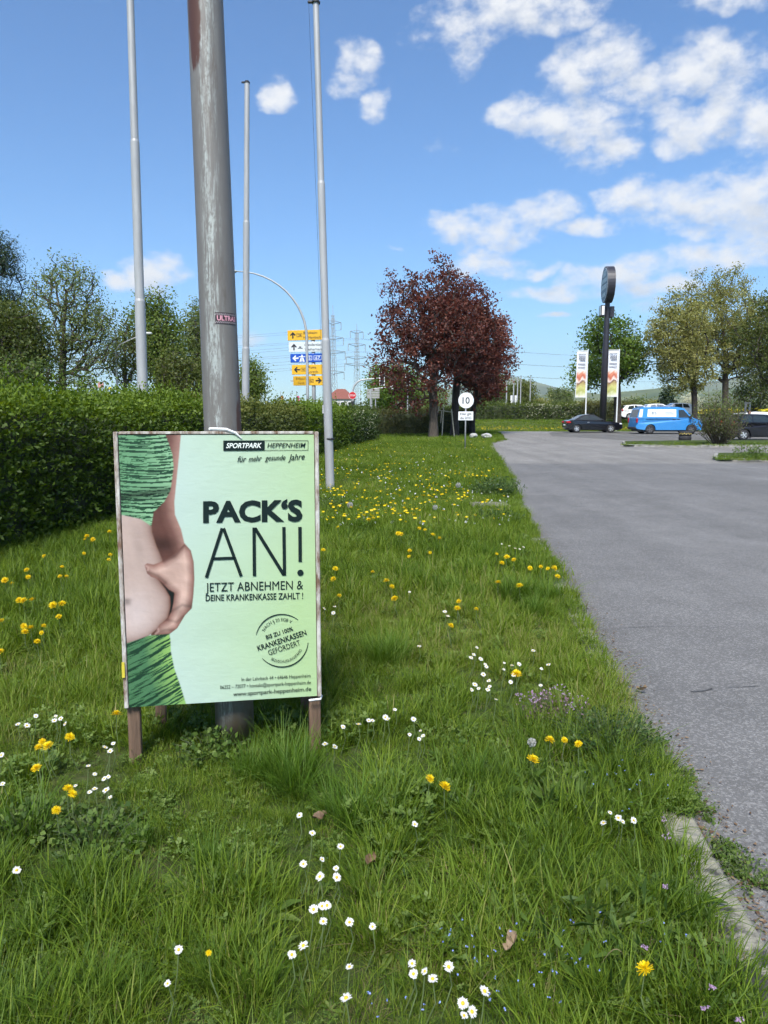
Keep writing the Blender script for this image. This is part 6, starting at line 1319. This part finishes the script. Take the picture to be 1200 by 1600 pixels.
# straw and dead leaves along the kerb
LIT = leafmat('leaf_litter', [(.10,.06,.035), (.17,.11,.065), (.26,.19,.12)], .1)
r = np.random.default_rng(301); n = 2600; Y = 1.4 + 9*r.random(n)**1.6; X = kerb_x(Y) + np.abs(r.normal(0, .08, n)) + .01; C = np.c_[X, Y, np.full(n, .012)]
V, Fq = leaf_quads(C, r.uniform(.008,.028,n), .5, 0, None, .1, r); V[:, 2] = .006 + np.abs(V[:, 2]-.012)*.6; me = npmesh('leaf_litter', V, Fq); setv(me, np.repeat(r.random(n),4)); o = link('leaf_litter', me, LIT); tag(o, 'brown leaf litter and straw lying along the kerb foot', 'litter', kind='stuff')
for i, (x, y, lb) in enumerate([(500,1284,'curled tan dead leaf in the grass below the right poster leg'),(578,1354,'brown dead leaf lying in the grass at the middle of the foreground'),(1003,1082,'small dead leaf on the asphalt beside the kerb'),(800,1482,'brown dead leaf in the grass left of the lone dandelion')]):
    p = gp(x, y, .06 if i != 2 else .01); m = MB(); s = .03; n = 7
    for a in range(n):
        t = a/(n-1)*2-1; w = s*.6*math.sqrt(max(0,1-t*t))*(1+.2*math.sin(a*3)); m.v += [(t*s,-w,.008+.012*math.sin(a*1.3)+.3*w),(t*s,0,.006*math.cos(a)),(t*s,w,.006+.4*w)]
    for a in range(n-1):
        for q in range(2): m.f.append((a*3+q, a*3+3+q, a*3+4+q, a*3+1+q))
    me = bpy.data.meshes.new('dead_leaf'); me.from_pydata(m.v, [], m.f); me.update(); setv(me, [.4+.15*i]*len(m.v)); o = link('dead_leaf', me, LIT, None, p + Vector((0,0,.02))); o.rotation_euler = (.2,.3*i-.3,i*1.3); tag(o, lb, 'dead leaf')

# ------------------------------------------------------------------ leafy weeds
def weed(name, label, c, R_, h, n, ls, mat, seed, asp=.42, grp=None, lift=.8, sq=1.0):
    r = np.random.default_rng(seed); root = thing(name, label, 'weed', c, 0, grp); m = MB(); C = []; O = []
    for i in range(n):
        a = r.uniform(0,2*PI); q = math.sqrt(r.random()); tip = Vector((math.cos(a)*q*R_, math.sin(a)*q*R_*sq, h*(1-.55*q*q)*r.uniform(.7,1.1))); b = Vector((math.cos(a)*q*R_*.45, math.sin(a)*q*R_*.45*sq, -.01)); m.tube([b, b.lerp(tip,.55)+Vector((0,0,.02)), tip], [.0022,.0018,.001], 4, False)
        for t in r.uniform(.15,1,11): C.append(np.array(b.lerp(tip,t)) + r.normal(0, ls*.5, 3)); O.append((math.cos(a)*.5, math.sin(a)*.5, lift))
    m.build('stems', WEED_STEM, root); C = np.array(C); C[:, 2] = np.maximum(C[:, 2], .004); V, Fq = leaf_quads(C, r.uniform(.6,1.3,len(C))*ls, asp, 0, np.array(O), .1, r); me = npmesh('leaves', V, Fq); setv(me, np.repeat(r.random(len(C)),4)); link('leaves', me, mat, root); return root
WEED_STEM = pm('weed_stem', (.07,.10,.035), .7, .2); DKW = leafmat('dark_weed_leaf', [(0.033,0.070,0.020), (0.053,0.105,0.026), (0.083,0.140,0.033), (0.120,0.175,0.044)], .30, .55, .02)
PURW = leafmat('deadnettle_leaf', [(0.108,0.108,0.048), (0.144,0.108,0.084), (0.204,0.132,0.144), (0.336,0.192,0.288)], .3)
p = gp(955,1155,.06); weed('leafy_weed', 'big dark feathery weed clump spilling over the kerb right of three dandelions', (p.x, p.y, .015), .30, .17, 190, .024, DKW, 401, .35)
p = gp(868,1108,.06); weed('dead_nettle', 'purplish dead-nettle patch left of the dark feathery weed', (p.x, p.y, .015), .20, .11, 90, .018, PURW, 402, .7)
p = gp(785,772,.06); weed('leafy_weed', 'dark weed clump at the kerb far up the verge, near the concrete slab', (p.x-.1, p.y, .015), .55, .42, 130, .055, DKW, 403, .4)
p = gp(800,812,.06); weed('leafy_weed', 'low weed clump at the kerb just in front of the concrete slab', (p.x-.25, p.y, .015), .45, .22, 90, .045, DKW, 404, .4)
p = gp(535,795,.06); weed('leafy_weed', 'dark weed clump at the foot of the flagpole right of the poster', (p.x-.2, p.y+.1, .015), .5, .24, 110, .045, DKW, 405, .4)
p = gp(335,1165,.06); weed('clover_clump', 'clump of grey-green clover leaves under the poster', (p.x, p.y, .015), .20, .13, 70, .026, WEED, 406, .8)
p = gp(150,1300,.06); weed('clover_clump', 'clover clump below the dandelions at the lower left', (p.x, p.y, .015), .22, .10, 80, .024, WEED, 407, .8)
p = gp(40,1290,.06); weed('clover_clump', 'leafy clump in the grass at the left edge of the foreground', (p.x, p.y, .015), .20, .12, 80, .026, WEED, 408, .75)
p = gp(880,1250,.06); weed('plantain_clump', 'clump of upright lance-shaped leaves below the three dandelions', (p.x, p.y, .015), .25, .13, 26, .07, WEED, 409, .22, lift=1.6)
p = gp(930,1450,.06); weed('plantain_clump', 'broad plantain leaves near the lone dandelion at the lower right', (p.x, p.y, .015), .22, .10, 22, .07, WEED, 410, .24, lift=1.2)
for i, (x, y, R_, lb) in enumerate([(1085,1262,.10,'small leafy weed growing over the kerb edge onto the asphalt'),(1140,1340,.09,'low weed between kerb stone and asphalt near the right edge'),(1172,1372,.10,'lowest weed on the asphalt at the right edge, beside the kerb'),(1060,1215,.09,'uppermost of the small weeds sprouting from the kerb joint')]):
    p = gp(x, y, .0); weed('kerb_weed', lb, (p.x, p.y, .004), R_, .035, 40, .016, WEED, 420+i, .6, sq=1.4)
p = gp(1150,716,.1); weed('leafy_weed', 'tall weed in the near island at the right edge', (p.x+.4, p.y, .09), .6, .55, 60, .08, WEED, 430, .4)
# single broad grass leaves that arch in the foreground
r = np.random.default_rng(440)
# ------------------------------------------------------------------ flowers
YEL = leafmat('dandelion_yellow', [(.62,.40,.004), (.78,.58,.006), (.84,.68,.012)], .25); WHP = leafmat('daisy_white', [(.66,.66,.64), (.80,.80,.80)], .3); DIS = pm('daisy_yellow', (.62,.42,.02), .7, .2, 60); STEM = pm('flower_stem', (.10,.14,.05), .6, .2)
def head_dandelion(seed):
    r = np.random.default_rng(seed); V = []; Fq = []; vals = []
    for ring, (n, L_, el) in enumerate(((22,.024,.15),(20,.022,.50),(16,.018,.85),(10,.012,1.2))):
        for i in range(n):
            a = 2*PI*(i+.5*ring)/n + r.normal(0,.08); e = el + r.normal(0,.08); L2 = L_*r.uniform(.85,1.1); d = np.array([math.cos(a)*math.cos(e), math.sin(a)*math.cos(e), math.sin(e)]); p = np.array([-math.sin(a), math.cos(a), 0]); w = .0024; b = len(V); c = np.array([0,0,.002*ring])
            V += [c-p*w*.5+d*L2*.15, c+p*w*.5+d*L2*.15, c+p*w*.6+d*L2, c-p*w*.6+d*L2]; Fq.append((b,b+1,b+2,b+3)); vals += [ring/3*.3+r.random()*.7]*4
    me = npmesh('flower_head', np.array(V), np.array(Fq)); setv(me, vals); me.materials.append(YEL); return me
def head_daisy(seed):
    r = np.random.default_rng(seed); V = []; Fq = []; n = 18
    for i in range(n):
        a = 2*PI*i/n + r.normal(0,.06); e = r.normal(.18,.10); L_ = .0118*r.uniform(.88,1.08); d = np.array([math.cos(a)*math.cos(e), math.sin(a)*math.cos(e), math.sin(e)]); p = np.array([-math.sin(a), math.cos(a), 0]); w = .0032; b = len(V); V += [d*.003-p*w*.3, d*.003+p*w*.3, d*L_*.75+p*w*.5, d*L_, d*L_*.75-p*w*.5]; Fq.append((b,b+1,b+2,b+4)); Fq.append((b+2,b+3,b+4,b+4))
    me = bpy.data.meshes.new('flower_head'); me.from_pydata([tuple(v) for v in V], [], [tuple(dict.fromkeys(f)) for f in Fq]); me.update(); setv(me, r.random(len(V))); me.materials.append(WHP); return me
HD = [head_dandelion(k) for k in range(4)]; HA = [head_daisy(10+k) for k in range(4)]
bm_ = MB().lathe([(.0001,.0042),(.002,.0038),(.0036,.002),(.0038,0)], 10); cen = bpy.data.meshes.new('centre'); cen.from_pydata(bm_.v, [], bm_.f); cen.update(); cen.materials.append(DIS)
def stem_mesh(h, seed):
    r = random.Random(seed); m = MB(); m.tube([(r.gauss(0,.02), r.gauss(0,.02), -h-.03), (r.gauss(0,.008), r.gauss(0,.008), -h*.5), (0,0,-.001)], [.0022,.0019,.0017], 5, False); me = bpy.data.meshes.new('stem'); me.from_pydata(m.v, [], m.f); me.update(); me.materials.append(STEM); return me
STM = [stem_mesh(.16, k) for k in range(3)]; SA = [stem_mesh(.13, 9+k) for k in range(3)]
def zone(x, y, kind):
    n = 'yellow dandelion' if kind == 'd' else 'white daisy'
    if kind == 'd':
        if (x, y) == (1008,1515): return 'lone yellow dandelion near the lower right corner', 0
        if (x, y) == (326,1489): return 'orange-yellow half-open dandelion low in the left foreground', 0
        if (x, y) == (182,1117): return 'yellow dandelion just left of the left poster leg', 0
        if (x, y) == (832,1188): return 'small yellow dandelion below the row of three by the dark weed', 0
        if (x, y) == (807,1054): return 'yellow dandelion among the daisies above the dead-nettle patch', 0
        if (x, y) in ((671,1217),(694,1230)): return ('left' if x == 671 else 'right') + ' of the two dandelions in the grass right of the poster legs', 0
        if y > 1150 and 850 < x < 910: return {859:'left',882:'middle',904:'right'}[int(x)] + ' of the three dandelions in a row beside the dark weed', 0
        if y > 1080 and x < 180: return 'yellow dandelion in the lower left clump below the poster', 1
        if x < 200 and y > 920: return 'yellow dandelion in the grass left of the lower poster edge', 2
        if x < 200: return 'yellow dandelion near the foot of the left hedge', 3
        if x > 760: return 'yellow dandelion close to the kerb halfway up the verge', 4
        if y > 850: return 'yellow dandelion in the tall grass right of the poster', 5
        return 'small yellow dandelion in the verge right of the slogan', 6
    if x < 250 and y < 1260: return 'white daisy in the grass left of the left poster leg', 7
    if x > 700 and 1000 < y < 1100: return 'white daisy in the patch above the dead-nettles', 8
    if x > 900 and y > 1200: return 'white daisy in the small group near the lower kerb', 9
    if y > 1500 and x > 600: return 'white daisy in the group at the bottom middle edge', 10
    if y > 1400: return 'white daisy in the lower foreground grass left of the bottom group', 11
    if y > 1260: return 'white daisy in the loose line below the right poster leg', 12
    if y > 1100: return 'white daisy in the group just right of the right poster leg', 13
    if x > 760 and y < 900: return 'white daisy in the tiny group at the kerb halfway up the verge', 14
    return 'white daisy scattered in the verge right of the poster', 15
for kind, lst in (('d', DAND), ('a', DAIS)):
    r = np.random.default_rng(55 if kind == 'd' else 56)
    for i, (x, y) in enumerate(lst):
        h = .16 if kind == 'd' else .13; p = place_flower(x, y, h); lb, zn = zone(x, y, kind)
        rt = thing('dandelion' if kind == 'd' else 'daisy', lb, 'dandelion' if kind == 'd' else 'daisy', p, 0, (None if zn == 0 else ['dandelions below left of the poster','dandelions left of the poster','dandelions by the left hedge','dandelions by the kerb','dandelions right of the poster','small dandelions of the verge','daisies left of the poster','daisies above the dead-nettles','daisies near the lower kerb','daisies at the bottom edge','daisies of the lower foreground','daisies below the right poster leg','daisies right of the poster leg','daisies at the kerb','scattered daisies'][zn-1])); s = r.uniform(.65,1.22)*(1.0 if p.y < 5 else 1.15)*((.85 if p.y < 2.6 else 1.0) if kind == 'd' else 1.15)*(.6 if (x, y) == (326,1489) else 1)
        hd = link('flower_head', (HD if kind == 'd' else HA)[i % 4], None, rt); hd.scale = (s,s,s); hd.rotation_mode = 'ZYX'; hd.rotation_euler = (r.normal(.38,.22), r.normal(0,.24), r.uniform(0,6))
        if kind == 'a': c = link('centre', cen, None, hd)
        link('stem', (STM if kind == 'd' else SA)[i % 3], None, rt)
# far flowers: flecks nobody could count
r = np.random.default_rng(77); C = []; cl = px_list("620,712 560,690 585,700 640,725 700,740 735,742 760,742 590,735 620,742 660,757 680,768 540,740 560,758 600,765 630,775 510,760 530,770 575,778 610,790 650,780 545,720 750,708 745,686 770,690 560,705 520,715 700,760 720,770 640,800 560,800 520,790 680,735 610,722 750,735")
for x, y in cl:
    for k in range(10): C.append(gp(x + r.normal(0,13), y + r.normal(0,4.5), .20))
for k in range(230): C.append(gp(r.uniform(500,790), r.uniform(686,815), .20))
C = np.array([tuple(c) for c in C]); C = C[(C[:, 0] < kerb_x(np.minimum(C[:, 1],41))-.2) & (C[:, 0] > hedge_x(C[:, 1])+.1)]; n = len(C)

q = np.c_[r.uniform(8, 22, 420), r.uniform(61.3, 65, 420)]; C = np.r_[C, np.c_[q, gz(q[:, 0], q[:, 1]) + .14]]
s = np.r_[np.full(n, .055), np.full(420, .10)]*r.uniform(.8,1.2,n+420); V, Fq = leaf_quads(C, s, 1.0, 0, None, .05, r)
V = np.repeat(C, 4, 0) + (V-np.repeat(C,4,0))*np.array([1,1,.5]); me = npmesh('far_dandelions', V, Fq); setv(me, r.random(len(V))); o = link('far_dandelions', me, YEL); tag(o, 'yellow flecks of distant dandelions strewn over the far verge', 'dandelions', kind='stuff')
C = np.array([tuple(gp(r.uniform(500,800), r.uniform(682,820), .12)) for k in range(330)]); C = C[(C[:, 0] < kerb_x(np.minimum(C[:, 1],41))-.2) & (C[:, 0] > hedge_x(C[:, 1])+.1)]; V, Fq = leaf_quads(C, r.uniform(.025,.045,len(C)), 1.0, 0, None, .05, r); me = npmesh('far_daisies', V, Fq); setv(me, r.random(len(V))); o = link('far_daisies', me, WHP); tag(o, 'white flecks of distant daisies strewn over the far verge', 'daisies', kind='stuff')
# tiny blue speedwell and mauve flowers near the camera
SPB = leafmat('speedwell_blue', [(.16,.22,.60), (.30,.38,.75)], .2); MAU = leafmat('mauve_petal', [(.40,.25,.42), (.56,.42,.56)], .3)
def fleck(name, pts, sp, n, s, mat, label, cat, z=.12):
    C = []
    for x, y in pts:
        for k in range(n): C.append(tuple(gp(min(1200,x + r.normal(0,sp)), y + r.normal(0,sp*.7), z)))
    C = np.repeat(np.array(C), 4, 0) + r.normal(0, s*.35, (len(C)*4, 3)); V, Fq = leaf_quads(C, s, .9, 0, None, .08, r); me = npmesh(name, V, Fq); setv(me, r.random(len(V))); o = link(name, me, mat); tag(o, label, cat, kind='stuff')
fleck('speedwell_flowers', px_list("890,1450 730,1480 800,1460 760,1500 1010,1220 960,1210 1000,1250 930,1225 870,1510 660,1570 840,1540 1030,1455 700,1460 780,1560 590,1560 930,1500"), 22, 5, .005, SPB, 'tiny blue speedwell flowers dotted through the lower right grass', 'speedwell')
fleck('mauve_flowers', px_list("1009,1480 1102,1574 1156,1593 1112,1540 1040,1385 1043,1306 1040,1280"), 3, 7, .006, MAU, 'small mauve flower clusters in the grass by the lower kerb', 'mauve flowers', .13)
fleck('dead_nettle_blossom', px_list("850,1082 870,1075 900,1090 840,1095 890,1105 830,1085 815,1088 880,1080"), 7, 9, .007, MAU, 'pinkish blossom on the dead-nettle patch beside the kerb', 'dead-nettle blossom', .16)

# one pale arching blade by the lone dandelion
p = gp(985, 1540, .06); a_ = gp(938, 1512, .10); m = MB(); n = 10; V = []
for k in range(n+1):
    t = k/n; q = Vector((p.x+.02, p.y-.02, .015)).lerp(Vector((a_.x, a_.y, .09)), t) + Vector((0,0,.11*math.sin(PI*min(1, t*.95)))); w = .0028*(1-t)**.6+.0004; V += [(q.x, q.y-w, q.z), (q.x, q.y+w, q.z)]
me = bpy.data.meshes.new('dry_grass_blade'); me.from_pydata(V, [], [(2*k, 2*k+1, 2*k+3, 2*k+2) for k in range(n)]); me.update(); setv(me, [.6]*len(V)); o = link('dry_grass_blade', me, G3); tag(o, 'pale dry grass blade arching over beside the lone dandelion', 'grass blade')

# dandelion clocks
def clock_mesh():
    r = np.random.default_rng(91); n = 150; d = unit(r.normal(size=(n,3))); C = d*.017*r.uniform(.85,1.05,(n,1)); V, Fq = leaf_quads(C, .010, .8, 0, None, .05, r); b = len(V); st_ = np.stack([d*.003-np.cross(d,[0,0,1])*.0003, d*.003+np.cross(d,[0,0,1])*.0003, C+np.cross(d,[0,0,1])*.0003, C-np.cross(d,[0,0,1])*.0003],1).reshape(-1,3)
    me = npmesh('seed_head', np.r_[V, st_], np.r_[Fq, np.arange(4*n).reshape(n,4)+b]); setv(me, r.random(8*n)); me.materials.append(leafmat('seed_fluff', [(.42,.42,.38),(.60,.60,.56)], .5)); return me
CM = clock_mesh()
for x, y, s, lb in ((831,1160,1.0,'grey dandelion clock left of the row of three dandelions'),(716,758,2.6,'dandelion clock far up the verge near the concrete slab'),(547,789,2.4,'dandelion clock near the foot of the right flagpole'),(680,793,2.0,'dandelion clock in the middle of the verge left of the slab')):
    p = place_flower(x, y, .17); rt = thing('dandelion_clock', lb, 'dandelion clock', p); h = link('seed_head', CM, None, rt); h.scale = (s,s,s); link('stem', STM[0], None, rt)
# ------------------------------------------------------------------ the air between here and the hills
def haze():
    m = bpy.data.materials.new('haze_air'); m.use_nodes = True; N = m.node_tree.nodes; L = m.node_tree.links; N.clear()
    out = N.new('ShaderNodeOutputMaterial'); v = N.new('ShaderNodeVolumePrincipled'); v.inputs['Color'].default_value = (.84,.92,1.0,1); v.inputs['Density'].default_value = HAZE; v.inputs['Anisotropy'].default_value = .2
    L.new(v.outputs[0], out.inputs['Volume']); o = MB().box((0,0,0),(15200,9600,560)).build('haze', m); o.location = (0, 2900, 278.5); o['kind'] = 'stuff'; o['label'] = 'thin bluish haze in the air over the plain and hills'; o['category'] = 'haze'
HAZE = 1.05e-4
haze()
